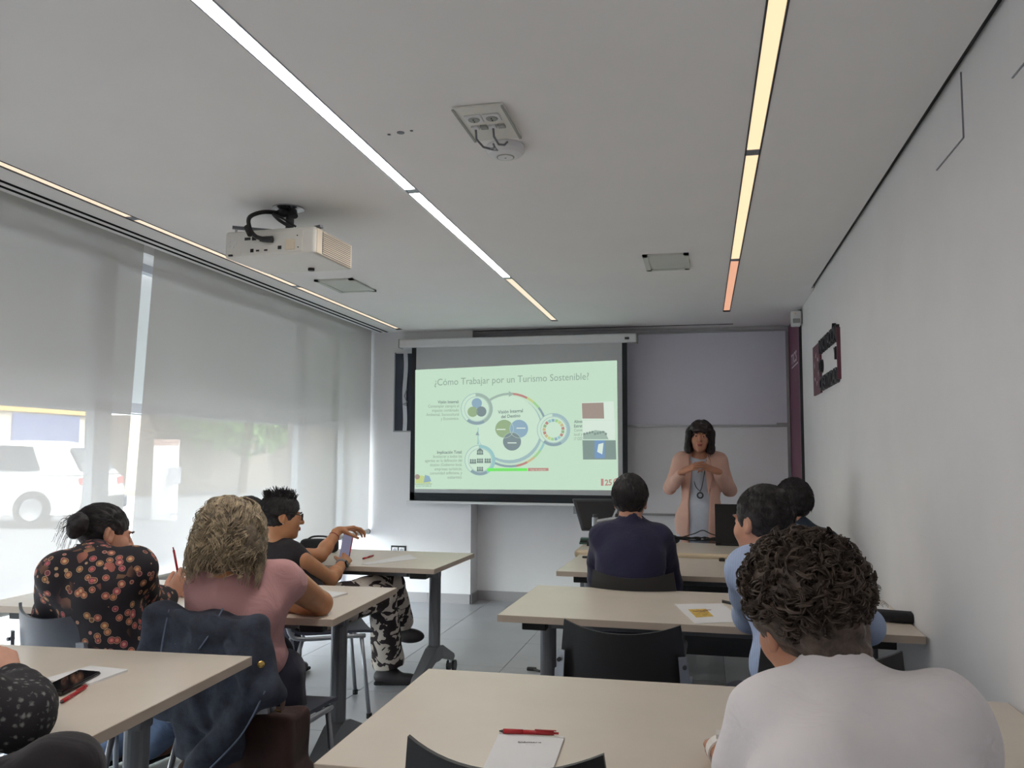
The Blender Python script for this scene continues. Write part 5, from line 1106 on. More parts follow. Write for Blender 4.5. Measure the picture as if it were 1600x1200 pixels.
f = Field(); torso(f, J, .014, .055); arm(f, sl, el_l, wr_l, 1.05, .014, 1.85, .035); arm(f, sr, el_r, wr_r, 1.05, .014, 1.85, .035); f.cone(nk-UP*.01, nk+nrm(hc-nk)*.045, .066, .064, .015); f.cone(nk+nrm(hc-nk)*.035, nk+nrm(hc-nk)*.12, .056, .056, .004, None, True)
solid('shirt', f, 'cloth_blue', P, .006, folds(8, .004, 45, 5, (.3, .2, 1)))
f = Field(); f.ell(pel, V(.17, .14, .11), J['Rp'], .04); legs(f, J); solid('trousers', f, 'trouser_dark', P, .01); shoe(P, J['al'], (0, 1, 0)); shoe(P, J['ar'], (0, 1, 0))
short_hair(P, hc, HR, 'hair_black', 21, .98, .010, 2600, .022, .25, -.05, (0, -.3, -.8), .35, vol=.004)
# ---- 3. man in a navy shirt, seen from behind
hc = at(985, 784, 4.36); nk = at(986, 822, 4.30); sl = at(942, 842, 4.28); sr = at(1030, 842, 4.28); pel = V(nk[0]+.01, 4.16, .53); fw = V(0, 1, 0)
J = dict(pel=pel, nk=nk, sl=sl, sr=sr, R=spineR(fw, nk-pel), Rp=spineR(fw, UP), hl=pel+V(-.1, .05, -.02), hr=pel+V(.1, .05, -.02), kl=pel+V(-.15, .5, -.03), kr=pel+V(.15, .5, -.03), al=V(pel[0]-.15, pel[1]+.55, .09), ar=V(pel[0]+.15, pel[1]+.55, .09))
HR = frame((.05, 1, -.1), (0, .08, 1)); el_l = sl+V(-.05, .22, -.24); el_r = sr+V(.05, .2, -.25); wr_l = V(sl[0]+.08, 4.75, .775); wr_r = V(sr[0]-.06, 4.75, .775)
P = person('black-haired man in a navy shirt seen from behind', pel); f = Field(); torso(f, J, -.012); f.cone(nk-UP*.03, hc+HR@V(0, -.03, -.07), .058, .055, .03); head_prims(f, hc, HR, .98)
arm(f, sl, el_l, wr_l, 1, to=2); arm(f, sr, el_r, wr_r, 1, to=2); hand_prims(f, wr_l, V(.5, .8, -.05), V(0, 0, -1), False); hand_prims(f, wr_r, V(-.6, .7, -.05), V(0, 0, -1), True); solid('body', f, 'skin_fair', P, .006)
f = Field(); torso(f, J, .014, .055); arm(f, sl, el_l, wr_l, 1.05, .016, 1.85, .035); arm(f, sr, el_r, wr_r, 1.05, .016, 1.85, .035); f.cone(nk-UP*.01, nk+UP*.035, .068, .064, .015); f.cone(nk+UP*.03, nk+UP*.12, .055, .055, .004, None, True)
sh = solid('shirt', f, 'cloth_navy', P, .006, folds(13, .004, 42, 5, (0, .2, 1)))
f = Field(); f.ell(pel, V(.17, .14, .11), J['Rp'], .04); legs(f, J); solid('trousers', f, 'trouser_dark', P, .01); shoe(P, J['al'], (0, 1, 0)); shoe(P, J['ar'], (0, 1, 0))
short_hair(P, hc, HR, 'hair_black', 31, .98, .016, 2600, .03, .2, -.085, (0, -.3, -.9), .3, vol=.008)
# ---- 4. dark-haired man next to the right wall
hc = at(1238, 790, 4.62); nk = at(1252, 828, 4.54); sl = at(1206, 850, 4.52); sr = at(1296, 852, 4.46); pel = V(.50, 4.30, .53); fw = nrm((-.15, 1, 0))
J = dict(pel=pel, nk=nk, sl=sl, sr=sr, R=spineR(fw, nk-pel), Rp=spineR(fw, UP), hl=pel+V(-.1, .05, -.02), hr=pel+V(.1, .05, -.02), kl=pel+V(-.13, .5, -.03), kr=pel+V(.13, .5, -.03), al=V(pel[0]-.13, pel[1]+.55, .09), ar=V(pel[0]+.13, pel[1]+.55, .09))
HR = frame((-.35, .93, -.05), (0, .08, 1)); el_l = sl+V(-.02, .18, -.25); el_r = sr+V(.03, .16, -.26); wr_l = V(sl[0]+.06, 4.85, .775); wr_r = V(sr[0]-.1, 4.85, .775)
P = person('dark-haired man in a dark blue top against the right wall', pel); f = Field(); torso(f, J, -.012, s=.95); f.cone(nk-UP*.03, hc+HR@V(0, -.03, -.07), .056, .053, .03); head_prims(f, hc, HR, .97)
arm(f, sl, el_l, wr_l, .95, to=2); arm(f, sr, el_r, wr_r, .95, to=2); hand_prims(f, wr_l, V(.5, .8, -.05), V(0, 0, -1), False); hand_prims(f, wr_r, V(-.6, .7, -.05), V(0, 0, -1), True); solid('body', f, 'skin_fair', P, .006)
f = Field(); torso(f, J, .012, .055, .95); arm(f, sl, el_l, wr_l, 1, .014, 1.8, .035); arm(f, sr, el_r, wr_r, 1, .014, 1.8, .035); solid('shirt', f, 'cloth_teal', P, .007, folds(14, .004, 42, 5))
f = Field(); f.ell(pel, V(.16, .14, .11), J['Rp'], .04); legs(f, J); solid('trousers', f, 'trouser_dark', P, .01); shoe(P, J['al'], (0, 1, 0)); shoe(P, J['ar'], (0, 1, 0))
short_hair(P, hc, HR, 'hair_black', 41, .98, .018, 2000, .03, .45, -.085, (0, -.3, -.7), .3, vol=.01)
# ---- 5. presenter
base = V(at(1096, 700, 6.45)[0], 6.55, 0); hc = at(1094, 683, 6.45); pel = V(base[0]-.01, 6.60, .90); nk = at(1094, 715, 6.50); sl = at(1125, 722, 6.50); sr = at(1062, 722, 6.50); fw = nrm((-.1, -1, 0))
J = dict(pel=pel, nk=nk, sl=sl, sr=sr, R=spineR(fw, nk-pel), Rp=spineR(fw, UP), hl=pel+V(.09, 0, -.04), hr=pel+V(-.09, 0, -.04), kl=V(pel[0]+.09, 6.58, .47), kr=V(pel[0]-.09, 6.58, .47), al=V(pel[0]+.1, 6.62, .09), ar=V(pel[0]-.1, 6.62, .09))
HR = frame((-.02, -1, -.02), (.06, .0, 1)); el_r = at(1047, 762, 6.48); el_l = at(1140, 766, 6.46); wr_r = at(1067, 739, 6.24); wr_l = at(1120, 736, 6.24)
P = person('presenter with a dark bob in a pink blazer, hands raised together', pel); f = Field(); torso(f, J, -.012, s=.9, fem=True); f.cone(nk-UP*.03, hc+HR@V(0, -.025, -.06), .048, .045, .03); L = head_prims(f, hc, HR, .96, True, True)
arm(f, sl, el_l, wr_l, .85, to=2); arm(f, sr, el_r, wr_r, .85, to=2)
wr_r = wr_r+V(0, -.02, .012)
hand_prims(f, wr_r, V(1, -.1, .42), V(.3, .5, -.75), True, (.12, .15, .2, .3), 1.2, (.7, .5, .4), .95, .25, .2); hand_prims(f, wr_l, V(-1, -.1, .34), V(-.3, .5, -.75), False, (.12, .15, .2, .3), 1.2, (.7, .5, .4), .95, .25, .2)
legs(f, J, .8, -.01); solid('body', f, 'skin_mid', P, .004); eyes(P, L, HR, .96); lips(P, L, HR, .96)
f = Field(); torso(f, J, .006, .05, .9, 0, True, True); f.ell(pel-UP*.12, V(.165, .13, .2), J['Rp'], .06); f.cone(pel-UP*.1, pel-UP*.42, .15, .19, .05, (fw, .72)); f.plane(pel-UP*.42, (0, 0, -1)); f.cone(nk+UP*.0, nk+UP*.08+fw*.02, .055, .055, .004, None, True); f.ell(nk+fw*.05+UP*.03, V(.065, .07, .045), J['R'], .008, True)
solid('tunic', f, 'tunic', P, .006, folds(51, .006, 40, 4, (0, 0, 1)))
f = Field(); torso(f, J, .022, .05, .92, 0, True, True); f.ell(pel-UP*.05, V(.185, .14, .18), J['Rp'], .06); f.cone(pel-UP*.05, pel-UP*.2, .165, .178, .05, (fw, .74)); f.plane(pel-UP*.22, (0, 0, -1))
f.box((nk+pel)/2+fw*.17-UP*.12, (.062, .12, .5), J['Rp'], .01, .01, True); f.ell(nk+fw*.09-UP*.03, V(.07, .12, .12), J['R'], .02, True)
arm(f, sl, el_l, wr_l, .9, .011, 1.84, .03); arm(f, sr, el_r, wr_r, .9, .011, 1.84, .03); f.cone(nk+UP*.02, nk+UP*.11, .056, .06, .01, None, True)
bz = solid('blazer', f, 'blazer', P, .006, folds(52, .0035, 42, 5, (0, 0, 1)))
for q in (-1, 1):
    rt = J['Rp'][:, 0]; a = nk+rt*q*.06+fw*.045+UP*.02; lap = [a, a+rt*q*.045+fw*.06-UP*.09, a+rt*q*.035+fw*.085-UP*.13, a+rt*q*.05+fw*.085-UP*.135, a+rt*q*.012+fw*.098-UP*.30, a-rt*q*.012+fw*.07-UP*.1]
    B().prism(lap, fw*.008).build('lapel', 'blazer', bz, world=True)
f = Field(); f.ell(pel-UP*.05, V(.15, .12, .12), J['Rp'], .04); legs(f, J, .85); solid('trousers', f, 'trouser_dark', P, .01); shoe(P, J['al'], fw); shoe(P, J['ar'], fw)
LH = lambda x, y, z: hc+HR@(V(x, y, z)*.96)
f = Field(); f.ell(LH(0, -.022, .035), V(.098, .115, .102)*.96, HR, .02)
for q in (-1, 1): f.cone(LH(q*.078, .01, .03), LH(q*.088, .012, -.09), .038, .03, .03); f.ell(LH(q*.082, .015, -.105), V(.03, .045, .028), HR, .03)
f.cone(LH(-.05, -.07, .0), LH(.05, -.07, .0), .05, None, .04); f.cone(LH(-.055, -.065, -.08), LH(.055, -.065, -.08), .045, None, .04); f.cone(LH(-.05, .062, .078), LH(.05, .062, .078), .026, None, .03); f.ell(LH(0, .095, .05), V(.058, .026, .022), HR, .02)
f.ell(LH(0, .125, -.045), V(.056, .095, .085), HR, .012, True); f.ell(LH(0, .04, -.075), V(.052, .075, .06), HR, .01, True); f.plane(LH(0, 0, -.135), -HR[:, 2])
hr_ = solid('hair', f, 'hair_bob', P, .005, folds(53, .0015, 200, 4, HR[:, 2]))
v, q = flowing_hair(P, hc, HR, 'hair_bob', 54, 900, .21, .96, .0015, 2, .0013, 1.12, .28, .12); mesh_np('hair_strands', v, q, 'hair_bob', hr_)
a = nk+fw*.05+UP*.01; pend = at(1094, 774, 6.3)
B().tube(smoothline([nk+J['Rp'][:, 0]*.055+UP*.03, nk+J['Rp'][:, 0]*.05+fw*.09-UP*.05, nk+J['Rp'][:, 0]*.028+fw*.135-UP*.2, pend+UP*.03]), .0028, 6).build('lanyard', 'ink', P, world=True); B().tube(smoothline([nk-J['Rp'][:, 0]*.055+UP*.03, nk-J['Rp'][:, 0]*.05+fw*.09-UP*.05, nk-J['Rp'][:, 0]*.028+fw*.135-UP*.2, pend+UP*.03]), .0028, 6).build('lanyard', 'ink', P, world=True)
B().tube([pend+.02*(math.cos(t)*V(1, 0, 0)+math.sin(t)*UP) for t in np.linspace(0, 2*PI, 20)], .006, 8).build('pendant', 'dark_metal', P, world=True)
# ---- 6. woman in a pink top with blond curls
hc = at(362, 842, 3.04); nk = at(368, 905, 3.04); sl = at(322, 924, 3.05); sr = at(447, 905, 3.12); pel = V(-1.66, 2.86, .54); fw = nrm((-.05, 1, 0))
J = dict(pel=pel, nk=nk, sl=sl, sr=sr, R=spineR(fw, nk-pel), Rp=spineR(fw, UP), hl=pel+V(-.1, .05, -.02), hr=pel+V(.1, .05, -.02), kl=pel+V(-.12, .46, -.01), kr=at(440, 1052, 3.12), al=V(-1.75, 3.28, .09), ar=at(452, 1180, 3.2)*V(1, 1, 0)+V(0, 0, .09))
HR = frame((-.12, .93, -.35), (-.02, .3, .95)); el_r = at(500, 946, 3.36); el_r[2] = .785; wr_r = at(438, 944, 3.42); wr_r[2] = .775; el_l = sl+V(-.09, .24, -.22); el_l[2] = .79; wr_l = V(-1.85, 3.38, .775)
P = person('woman with blond-grey curls in a pink sleeveless top', pel); f = Field(); torso(f, J, -.012, s=1.05, fem=True); f.cone(nk-UP*.03, hc+HR@V(0, -.03, -.07), .056, .053, .03); head_prims(f, hc, HR, .96)
arm(f, sl, el_l, wr_l, 1.12, to=2); arm(f, sr, el_r, wr_r, 1.16, to=2); hand_prims(f, wr_r, V(-.95, .2, -.05), V(0, 0, -1), True, (.3, .35, .4, .45)); hand_prims(f, wr_l, V(.6, .8, -.05), V(0, 0, -1), False); solid('body', f, 'skin_warm', P, .005)
f = Field(); torso(f, J, .014, .06, 1.04, .02, False, True); f.ell(pel+UP*.10, V(.165, .14, .1), J['Rp'], .05); arm(f, sl, el_l, wr_l, 1.0, .014, .12, .03); arm(f, sr, el_r, wr_r, 1.0, .014, .12, .03); solid('sleeveless_top', f, 'cloth_pink', P, .006, folds(61, .008, 30, 5, (.6, 0, .5)))
f = Field(); f.ell(pel+UP*.0, V(.18, .155, .125), J['Rp'], .04); legs(f, J, 1.12); solid('trousers', f, 'trouser_dark', P, .008, folds(62, .004, 40)); shoe(P, J['al'], (0, 1, 0)); shoe(P, J['ar'], (0, 1, 0))
LH = lambda x, y, z: hc+HR@(V(x, y, z)*.97)
f = Field(); f.ell(LH(0, -.03, .03), V(.108, .118, .108), HR, .02); f.cone(LH(-.05, -.06, -.03), LH(.05, -.06, -.03), .075, None, .04); f.cone(LH(-.06, -.055, -.075), LH(.06, -.055, -.075), .058, None, .04); f.ell(LH(0, .13, -.05), V(.07, .09, .1), HR, .02, True)
for q in (-1, 1): f.cone(LH(q*.09, -.01, 0), LH(q*.1, -.01, -.08), .035, .03, .03)
hr_ = solid('hair', f, 'hair_blond_base', P, .006, folds(63, .006, 90, 5, HR[:, 2]))  # base hair mass in a darker blond than the strands over it
v, q = flowing_hair(P, hc, HR, 'hair_blond', 64, 1700, .235, .97, .013, 3.0, .0019, 1.27, .3); mesh_np('hair_curls', v, q, 'hair_blond', hr_)
# ---- 7. woman in a floral blouse with a bun
hc = at(163, 836, 3.20); nk = at(146, 880, 3.06); sl = at(92, 900, 2.98); sr = at(210, 892, 3.05); pel = V(-2.06, 2.72, .54); fw = nrm((.35, .93, 0))
J = dict(pel=pel, nk=nk, sl=sl, sr=sr, R=spineR(fw, nk-pel), Rp=spineR(fw, UP), hl=pel+V(-.1, .05, -.02), hr=pel+V(.1, .05, -.02), kl=V(-2.17, 3.22, .52), kr=V(-1.93, 3.22, .52), al=at(172, 1160, 3.72), ar=at(226, 1155, 3.72))
J['al'][2] = J['ar'][2] = .1
HR = frame((.58, .78, -.22), (.05, .22, .97)); el_r = at(226, 940, 3.25); el_r[2] = .79; wr_r = at(262, 930, 3.38); wr_r[2] = .80; el_l = sl+V(-.10, .1, -.24); el_l[2] = .79; wr_l = V(-2.35, 3.3, .775)
P = person('woman with a black bun in a dark floral blouse', pel); f = Field(); torso(f, J, -.012, s=.95, fem=True); f.cone(nk-UP*.03, hc+HR@V(0, -.03, -.07), .05, .048, .03); L = head_prims(f, hc, HR, .93)
arm(f, sl, el_l, wr_l, .95, to=2); arm(f, sr, el_r, wr_r, .95, to=2); tips = hand_prims(f, wr_r, V(.25, .45, .55), V(-.55, .5, -.2), True, (.6, .7, .8, .9), 1.0, (.8, .3, .5), .95, .5); hand_prims(f, wr_l, V(.5, .8, -.05), V(0, 0, -1), False); solid('body', f, 'skin_fair', P, .005); eyes(P, L, HR, .95); lips(P, L, HR, .95)
f = Field(); torso(f, J, .018, .055, .98, .01, True, True); arm(f, sl, el_l, wr_l, 1.1, .018, 1.85, .04); arm(f, sr, el_r, wr_r, 1.1, .018, 1.85, .04); f.ell(sr+UP*.012, V(.075, .07, .065), None, .03); f.ell(sl+UP*.01, V(.07, .07, .06), None, .03); f.cone(nk-UP*.01, nk+nrm(hc-nk)*.03, .062, .06, .02)
f.ell(pel+UP*.02, V(.19, .15, .13), J['Rp'], .05); solid('blouse', f, 'floral', P, .006, folds(71, .004, 42, 5, (0, 0, 1)))
f = Field(); f.ell(pel-UP*.02, V(.175, .14, .1), J['Rp'], .04); legs(f, J, .95, .012, .03, to=.94); solid('jeans', f, 'jeans', P, .008, folds(72, .004, 40)); shoe(P, J['al'], (.2, 1, 0), 'shoe_brown'); shoe(P, J['ar'], (.2, 1, 0), 'shoe_brown')
hr_ = short_hair(P, hc, HR, 'hair_black', 73, .92, .007, 1800, .04, .06, -.075, (0, -1, .15), .5)
LH = lambda x, y, z: hc+HR@(V(x, y, z)*.92); bun = at(122, 818, 3.06)
f = Field(); f.ell(bun, V(.036, .036, .042), None, .01); f.ell(bun+V(-.012, 0, -.03), V(.028, .03, .026), None, .01); f.cone(bun, LH(0, -.09, .03), .022, .035, .02); solid('bun', f, 'hair_black', hr_, .005, folds(74, .002, 130, 4))
g = np.random.RandomState(75); pt = np.zeros((40, 10, 3))
for k in range(40):
    d = g.normal(size=3); d /= np.linalg.norm(d); d[0] -= .5; p0 = bun+d*.03
    for i in range(10): pt[k, i] = p0+d*.003*i+V(-.2, 0, -1)*.0006*i*i*g.uniform(.5, 1.6)
pt2 = np.zeros((14, 10, 3))
for k in range(14):
    p0 = LH(g.uniform(-.06, .06), -.08, -.05)
    for i in range(10): t = i/9; pt2[k, i] = p0+V(g.uniform(-.001, .001)+.01*math.sin(t*4+k), -.004*t, -.06*t)+HR@V(0, -.02*t, 0)
v, q = strands(np.concatenate([pt, pt2]), .0014); mesh_np('loose_strands', v, q, 'hair_black', hr_)
pn = at(270, 910, 3.48); w = thing('pen', 'red pen held upright by the woman in the floral blouse', 'pen', tips[0][0], group='red ballpoint pens'); pa, pb = tips[0][0]+V(.0, 0, -.02), tips[0][0]+V(-.02, -.01, .085)
B().tube([pa, pb], .0048, 8).build('barrel', 'red_plastic', w, world=True, smooth=True); B().tube([pb, pb+V(-.003, -.001, .012)], .0026, 8).build('push_button', 'red_plastic', w, world=True); B().tube([pa, pa-nrm(pb-pa)*.012], [.004, .001], 8).build('tip', 'dark_metal', w, world=True)
# ---- 8. woman with spiky black hair, cow-print trousers, photographing with a phone
hc = at(441, 808, 4.52); nk = at(436, 857, 4.50); sr = at(466, 872, 4.44); sl = at(452, 868, 4.74); pel = V(-2.08, 4.27, .54); fw = nrm((.80, .60, 0))
sr = nk+V(.17, -.055, -.06)*1.0; sl = nk+V(-.10, .16, -.06)
sr = at(470, 876, 4.42); sl = 2*nk-sr; sl[2] = sr[2]+.01; sl = nk+(sl-nk)*1.0
J = dict(pel=pel, nk=nk, sl=sl, sr=sr, R=spineR(np.cross(UP, sr-sl), nk-pel), Rp=spineR(fw, UP), hl=pel+V(-.03, .1, -.0), hr=pel+V(.07, -.03, -.02), kl=at(612, 912, 4.98), kr=at(598, 932, 4.84), al=at(632, 985, 5.25), ar=at(606, 1046, 5.05))
HR = frame((.86, .50, -.06), (-.05, .1, 1)); el_r = at(516, 905, 4.60); wr_r = at(536, 880, 4.82); el_l = at(500, 868, 4.82); wr_l = at(529, 829, 4.98)
P = person('woman with spiky black hair, glasses and cow-print trousers holding up a phone', pel); f = Field(); torso(f, J, -.012, s=.92, fem=True); f.cone(nk-UP*.03, hc+HR@V(0, -.03, -.07), .05, .048, .03); L = head_prims(f, hc, HR, .96)
arm(f, sl, el_l, wr_l, .95, to=2); arm(f, sr, el_r, wr_r, 1.0, to=2)
phc = at(541, 855, 5.02)
tl_ = hand_prims(f, wr_l, at(549, 826, 5.02)-wr_l, V(.2, -.2, -1), False, (.35, .4, .4, .45), 1.3, (.7, .2, .6), .95, .4); tr_ = hand_prims(f, wr_r, at(549, 862, 5.0)-wr_r, V(-.3, .3, .3)-V(0, 0, .6), True, (.25, .9, 1.0, 1.1), 1.0, (.7, .5, .3), .95, .5)
solid('body', f, 'skin_warm', P, .005); eyes(P, L, HR, .96); lips(P, L, HR, .96)
f = Field(); torso(f, J, .010, .05, .92, 0, True, True); f.cone(nk-UP*.02, nk+UP*.0+nrm(hc-nk)*.02, .06, .056, .02); solid('sleeveless_top', f, 'cloth_black', P, .006, folds(81, .003, 45))
f = Field(); f.ell(pel-UP*.0, V(.17, .14, .12), J['Rp'], .04)
f.cone(J['hr'], J['kr'], .095, .075, .03); f.cone(J['kr'], J['ar']+UP*.06, .075, .098, .03); f.cone(J['hl'], J['kl'], .095, .074, .03); f.cone(J['kl'], J['al']+UP*.06, .072, .06, .03); f.plane(J['ar']+UP*.015, (.1, 0, -1), .004)
solid('trousers', f, 'cow', P, .007, folds(82, .004, 40, 4, (0, 0, 1))); shoe(P, J['ar'], (.85, .2, 0)); 
f = Field(); d = nrm(V(.8, .1, -.1)); f.ell(J['al']+V(.03, 0, -.03), V(.1, .045, .045), frame(V(0, 1, 0), UP), .02); solid('shoe', f, 'shoe_dark', P, .006)
hr_ = short_hair(P, hc, HR, 'hair_black', 83, .97, .014, 1500, .03, .3, -.08, (0, -.4, -.8), .45)
g = np.random.RandomState(84); N = 420; pt = np.zeros((N, 7, 3)); 
for k in range(N):
    d = V(g.uniform(-.7, .7), g.uniform(-.7, .75), g.uniform(.55, 1)); d /= np.linalg.norm(d); p0 = V(0, -.02, .034)+d*V(.088, .108, .098); dd = nrm(d+V(g.normal()*.25, -.35+g.normal()*.2, .3)); l = g.uniform(.02, .048)
    for i in range(7): pt[k, i] = hc+HR@((p0+dd*l*i/6)*.97)
v, q = strands(pt, .0026); mesh_np('hair_spikes', v, q, 'hair_black', hr_)
gl = thing('glasses', 'dark-framed glasses on the spiky-haired woman', 'glasses', hc)
for q in (-1, 1):
    pts = [L(q*.033+q*.024*math.cos(t), .108, .004+.018*math.sin(t)) for t in np.linspace(0, 2*PI, 20)]; B().tube(pts, .0026, 6).build('rim', 'black_plastic', gl, world=True)
    B().poly(pts[:-1]).build('lens', 'spec_lens', gl, world=True); B().tube([L(q*.058, .106, .012), L(q*.078, .05, .016), L(q*.082, -.01, .014), L(q*.08, -.03, -.005)], .0028, 6).build('temple', 'black_plastic', gl, world=True)
B().tube([L(-.01, .11, .008), L(0, .113, .012), L(.01, .11, .008)], .0024, 6).build('bridge', 'black_plastic', gl, world=True)
B().ell(L(.081, .004, -.04), (.004, .004, .004), None, 8, 6).build('earring', 'chrome', P, world=True)
Rp_ = frame(at(560, 855, 5.0)-at(541, 855, 5.02)+V(0, .3, 0), at(549, 836, 5.02)-at(538, 872, 5.0))
ph = thing('smartphone', 'smartphone with a red case held up to photograph the slide', 'phone', phc); b = B().rbox(-.037, .037, -.0045, .0045, -.075, .075, .004); b.v[-1] = b.v[-1]@Rp_.T+phc; b.build('case', 'red_plastic', ph, world=True)
b = B().box(-.034, .034, -.0055, -.0045, -.072, .072); b.v[-1] = b.v[-1]@Rp_.T+phc; b.build('screen', 'phone_lit', ph, world=True); b = B().rbox(-.03, -.012, .004, .008, .04, .065, .002); b.v[-1] = b.v[-1]@Rp_.T+phc; b.build('camera_bump', 'phone_black', ph, world=True)
wt = thing('wristwatch', 'dark round watch on the wrist of the spiky-haired woman', 'watch', wr_r); a = nrm(wr_r-el_r); sd = nrm(np.cross(a, UP)); cpos = wr_r-a*.025
B().tube([cpos+(sd*math.cos(t)+np.cross(sd, a)*math.sin(t))*.029 for t in np.linspace(0, 2*PI, 22)], .008, 6, False).build('strap', 'leg_light', wt, world=True); B().lathe([(.02, 0), (.021, .006), (.017, .009)], cpos+sd*.026+UP*.005, sd+UP*.3, 20).build('dial', 'phone_black', wt, world=True)
br = thing('bracelet', 'thin red bracelet on the raised wrist of the spiky-haired woman', 'bracelet', wr_l); a = nrm(wr_l-el_l); sd = nrm(np.cross(a, UP)); cpos = wr_l-a*.05
B().tube([cpos+(sd*math.cos(t)+np.cross(sd, a)*math.sin(t))*.0305 for t in np.linspace(0, 2*PI, 22)], .0022, 6, False).build('band', 'logo_red', br, world=True); B().tube([cpos-UP*.03, cpos-UP*.055+sd*.004, cpos-UP*.075], .0018, 6).build('tassel', 'logo_red', br, world=True)
# ---- 9. person hidden between the two women
hc = at(392, 812, 4.95); nk = at(384, 852, 4.9); pel = V(-2.62, 4.42, .54); sl = nk+V(-.17, .05, -.06); sr = nk+V(.17, -.02, -.06); fw = nrm((.2, 1, 0)); J = dict(pel=pel, nk=nk, sl=sl, sr=sr, R=spineR(fw, nk-pel), Rp=spineR(fw, UP), hl=pel+V(-.1, .05, -.02), hr=pel+V(.1, .05, -.02), kl=pel+V(-.12, .48, -.02), kr=pel+V(.12, .48, -.02), al=V(pel[0]-.12, pel[1]+.5, .09), ar=V(pel[0]+.12, pel[1]+.5, .09)); HR = frame((.3, .95, -.1), (0, .1, 1))
P = person('black-haired person mostly hidden behind the blond curls', pel); f = Field(); torso(f, J, -.012, s=.95); f.cone(nk-UP*.03, hc+HR@V(0, -.03, -.07), .052, .05, .03); head_prims(f, hc, HR, .96); el_l, wr_l, el_r, wr_r = sl+V(-.04, .2, -.22), V(sl[0]+.05, 4.95, .78), sr+V(.04, .18, -.22), V(sr[0]-.1, 4.95, .78)
arm(f, sl, el_l, wr_l, .95, to=2); arm(f, sr, el_r, wr_r, .95, to=2); hand_prims(f, wr_l, V(.5, .8, -.05), V(0, 0, -1), False); hand_prims(f, wr_r, V(-.6, .7, -.05), V(0, 0, -1), True); solid('body', f, 'skin_fair', P, .007)
f = Field(); torso(f, J, .012, .055, .95); arm(f, sl, el_l, wr_l, 1, .014, 1.8, .035); arm(f, sr, el_r, wr_r, 1, .014, 1.8, .035); solid('shirt', f, 'cloth_black', P, .008); f = Field(); f.ell(pel, V(.16, .14, .11), J['Rp'], .04); legs(f, J); solid('trousers', f, 'trouser_dark', P, .01); shoe(P, J['al'], (0, 1, 0)); shoe(P, J['ar'], (0, 1, 0))
hr_ = short_hair(P, hc, HR, 'hair_black', 91, .97, .02, 900, .05, .1, -.09, (0, -.3, -.9), .3); f = Field(); f.cone(hc+HR@V(0, -.08, -.02), hc+HR@V(0, -.09, -.13), .06, .05, .03); solid('hair_back', f, 'hair_black', hr_, .006, folds(92, .003, 100))
# ---- 10. person at the lower left edge, only the arm and leg in view
pel = V(-1.90, 1.28, .53); nk = V(-1.90, 1.36, 1.06); sl = nk+V(-.18, .02, -.05); sr = nk+V(.18, .0, -.06); hc = V(-1.92, 1.44, 1.21); fw = nrm((-.05, 1, 0)); J = dict(pel=pel, nk=nk, sl=sl, sr=sr, R=spineR(fw, nk-pel), Rp=spineR(fw, UP), hl=pel+V(-.1, .05, -.02), hr=pel+V(.1, .05, -.02), kl=pel+V(-.14, .47, -.02), kr=at(92, 1215, 1.62), al=V(-2.04, 1.8, .09), ar=V(-1.5, 1.72, .09)); HR = frame((.1, .95, -.15), (0, .1, 1))
el_r = at(32, 1122, 1.84); el_r[2] = .80; wr_r = at(18, 1066, 2.0); el_l = sl+V(-.06, .2, -.24); wr_l = V(-2.0, 1.88, .78)
P = person('person in a black flecked sleeve at the lower left edge', pel); f = Field(); torso(f, J, -.012, s=.98); f.cone(nk-UP*.03, hc+HR@V(0, -.03, -.07), .052, .05, .03); head_prims(f, hc, HR, .96); arm(f, sl, el_l, wr_l, 1, to=2); arm(f, sr, el_r, wr_r, 1.05, to=2)
hand_prims(f, wr_r, at(-2, 1012, 2.05)-wr_r, V(-1, .2, -.25), True, (.5, .55, .6, .65), 1.1, (.7, .35, .5), 1.0, .5); hand_prims(f, wr_l, V(.5, .8, -.05), V(0, 0, -1), False); solid('body', f, 'skin_fair', P, .0045)
f = Field(); torso(f, J, .014, .055); arm(f, sl, el_l, wr_l, 1.1, .02, 1.8, .04); arm(f, sr, el_r, wr_r, 1.12, .02, 1.82, .04); solid('sweater', f, 'fleck', P, .006, folds(101, .004, 45)); f = Field(); f.ell(pel, V(.17, .15, .11), J['Rp'], .04); legs(f, J, 1.05); solid('trousers', f, 'cloth_black', P, .008, folds(102, .003, 40)); shoe(P, J['al'], (0, 1, 0)); shoe(P, J['ar'], (0, 1, 0))
short_hair(P, hc, HR, 'hair_black', 103, .97, .015, 700, .03, .2, -.07, (0, -.3, -.8), .3)

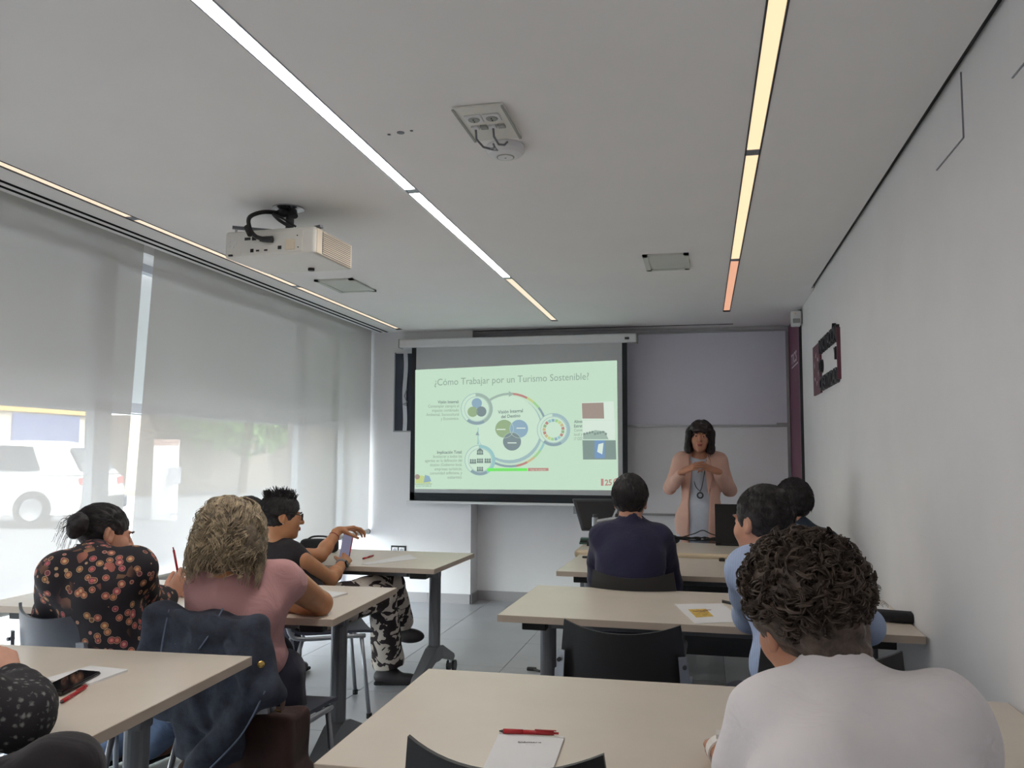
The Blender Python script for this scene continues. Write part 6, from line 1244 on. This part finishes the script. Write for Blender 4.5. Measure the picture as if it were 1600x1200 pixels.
# collar band of the white T-shirt
# ================================================================ denim jacket and bag on the pink woman's chair
a = math.radians(-6); cx, cy = -1.62, 2.90; bk = V(math.sin(a)*-1, -math.cos(a), 0); bk = V(-math.sin(-a)*1.0, -math.cos(a), 0); rt = V(math.cos(a), math.sin(a), 0); top = V(cx, cy, .83)+bk*.27
jk = thing('denim_jacket', 'dark denim jacket draped over the chair of the woman in pink', 'jacket', (top[0], top[1], .3))
Rj = np.stack([rt, -bk, UP], 1); f = Field()
f.box(top+bk*.035-UP*.16, (.20, .012, .16), Rj, .014, .03); f.box(top-bk*.03-UP*.09, (.20, .010, .09), Rj, .014, .03); f.cone(top-rt*.22-UP*.02, top+rt*.21-UP*.015, .034, .036, .03)
f.cone(top-rt*.20+bk*.01-UP*.03, top-rt*.235+bk*.02-UP*.26, .05, .045, .03); f.cone(top+rt*.2+bk*.02-UP*.035, top+rt*.25+bk*.05-UP*.22, .055, .06, .03); f.cone(top+rt*.25+bk*.05-UP*.22, top+rt*.10+bk*.09-UP*.42, .058, .05, .03); f.cone(top+rt*.10+bk*.09-UP*.42, top+rt*.04+bk*.10-UP*.52, .05, .036, .02)
f.box(top+bk*.05+rt*.07-UP*.30, (.12, .012, .14), Rj, .014, .03)
f.cone(top-rt*.08+bk*.045-UP*.0, top+rt*.10+bk*.05-UP*.05, .024, .02, .012); f.cone(top+rt*.13+bk*.06-UP*.08, top+rt*.24+bk*.09-UP*.2, .022, .026, .012); f.cone(top-rt*.05+bk*.06-UP*.16, top+rt*.06+bk*.07-UP*.34, .02, .026, .015)
jb = solid('jacket_body', f, 'denim', jk, .006, folds(111, .013, 36, 7, (.1, 0, 1)))
for pts in ([top-rt*.12+bk*.055+UP*.02, top-rt*.13+bk*.075-UP*.12, top-rt*.14+bk*.07-UP*.3], [top+rt*.09+bk*.045+UP*.035, top+rt*.06+bk*.075-UP*.05, top+rt*.0+bk*.07-UP*.12], [top+rt*.3+bk*.10-UP*.2, top+rt*.24+bk*.13-UP*.33, top+rt*.12+bk*.15-UP*.46, top+rt*.06+bk*.145-UP*.54]):
    B().tube(smoothline(pts), .003, 6).build('seam', 'denim_seam', jb, world=True)
B().lathe([(.011, 0), (.011, .004), (.006, .006)], at(408, 1038, 2.70), -ray(408, 1038), 16).build('button', 'gold', jk, world=True)
bag = thing('tote_bag', 'dark brown suede bag hanging below the denim jacket', 'bag', at(384, 1150, 2.88)*V(1, 1, 0)); f = Field(); c0 = at(386, 1172, 2.88)
f.box(c0-UP*.03, (.19, .045, .16), Rj, .02, .02); f.box(c0-UP*.14, (.205, .06, .07), Rj, .03, .04); solid('bag_body', f, 'bag_brown', bag, .007, folds(121, .005, 30, 4, (0, 0, 1)))
B().tube(smoothline([c0+rt*.13+UP*.14, c0+rt*.10+UP*.17-bk*.05, c0+rt*.02+UP*.2-bk*.06, c0-rt*.08+UP*.17-bk*.05, c0-rt*.12+UP*.14]), .008, 8).build('handle', 'bag_brown', bag, world=True)
B().tube(smoothline([c0+rt*.05+UP*.152+bk*.03, c0+rt*.1+UP*.157+bk*.03, c0+rt*.15+UP*.15+bk*.03]), .003, 6).build('zip', 'gold', bag, world=True)
for k in range(3): B().tube(smoothline([c0-rt*(.2)+UP*(.10)+bk*.05, c0-rt*(.205+.006*k)+UP*(-.02)+bk*.06, c0-rt*(.215+.01*k)-UP*.16+bk*.06]), .0022, 6).build('cord', 'proj_cream', bag, world=True)
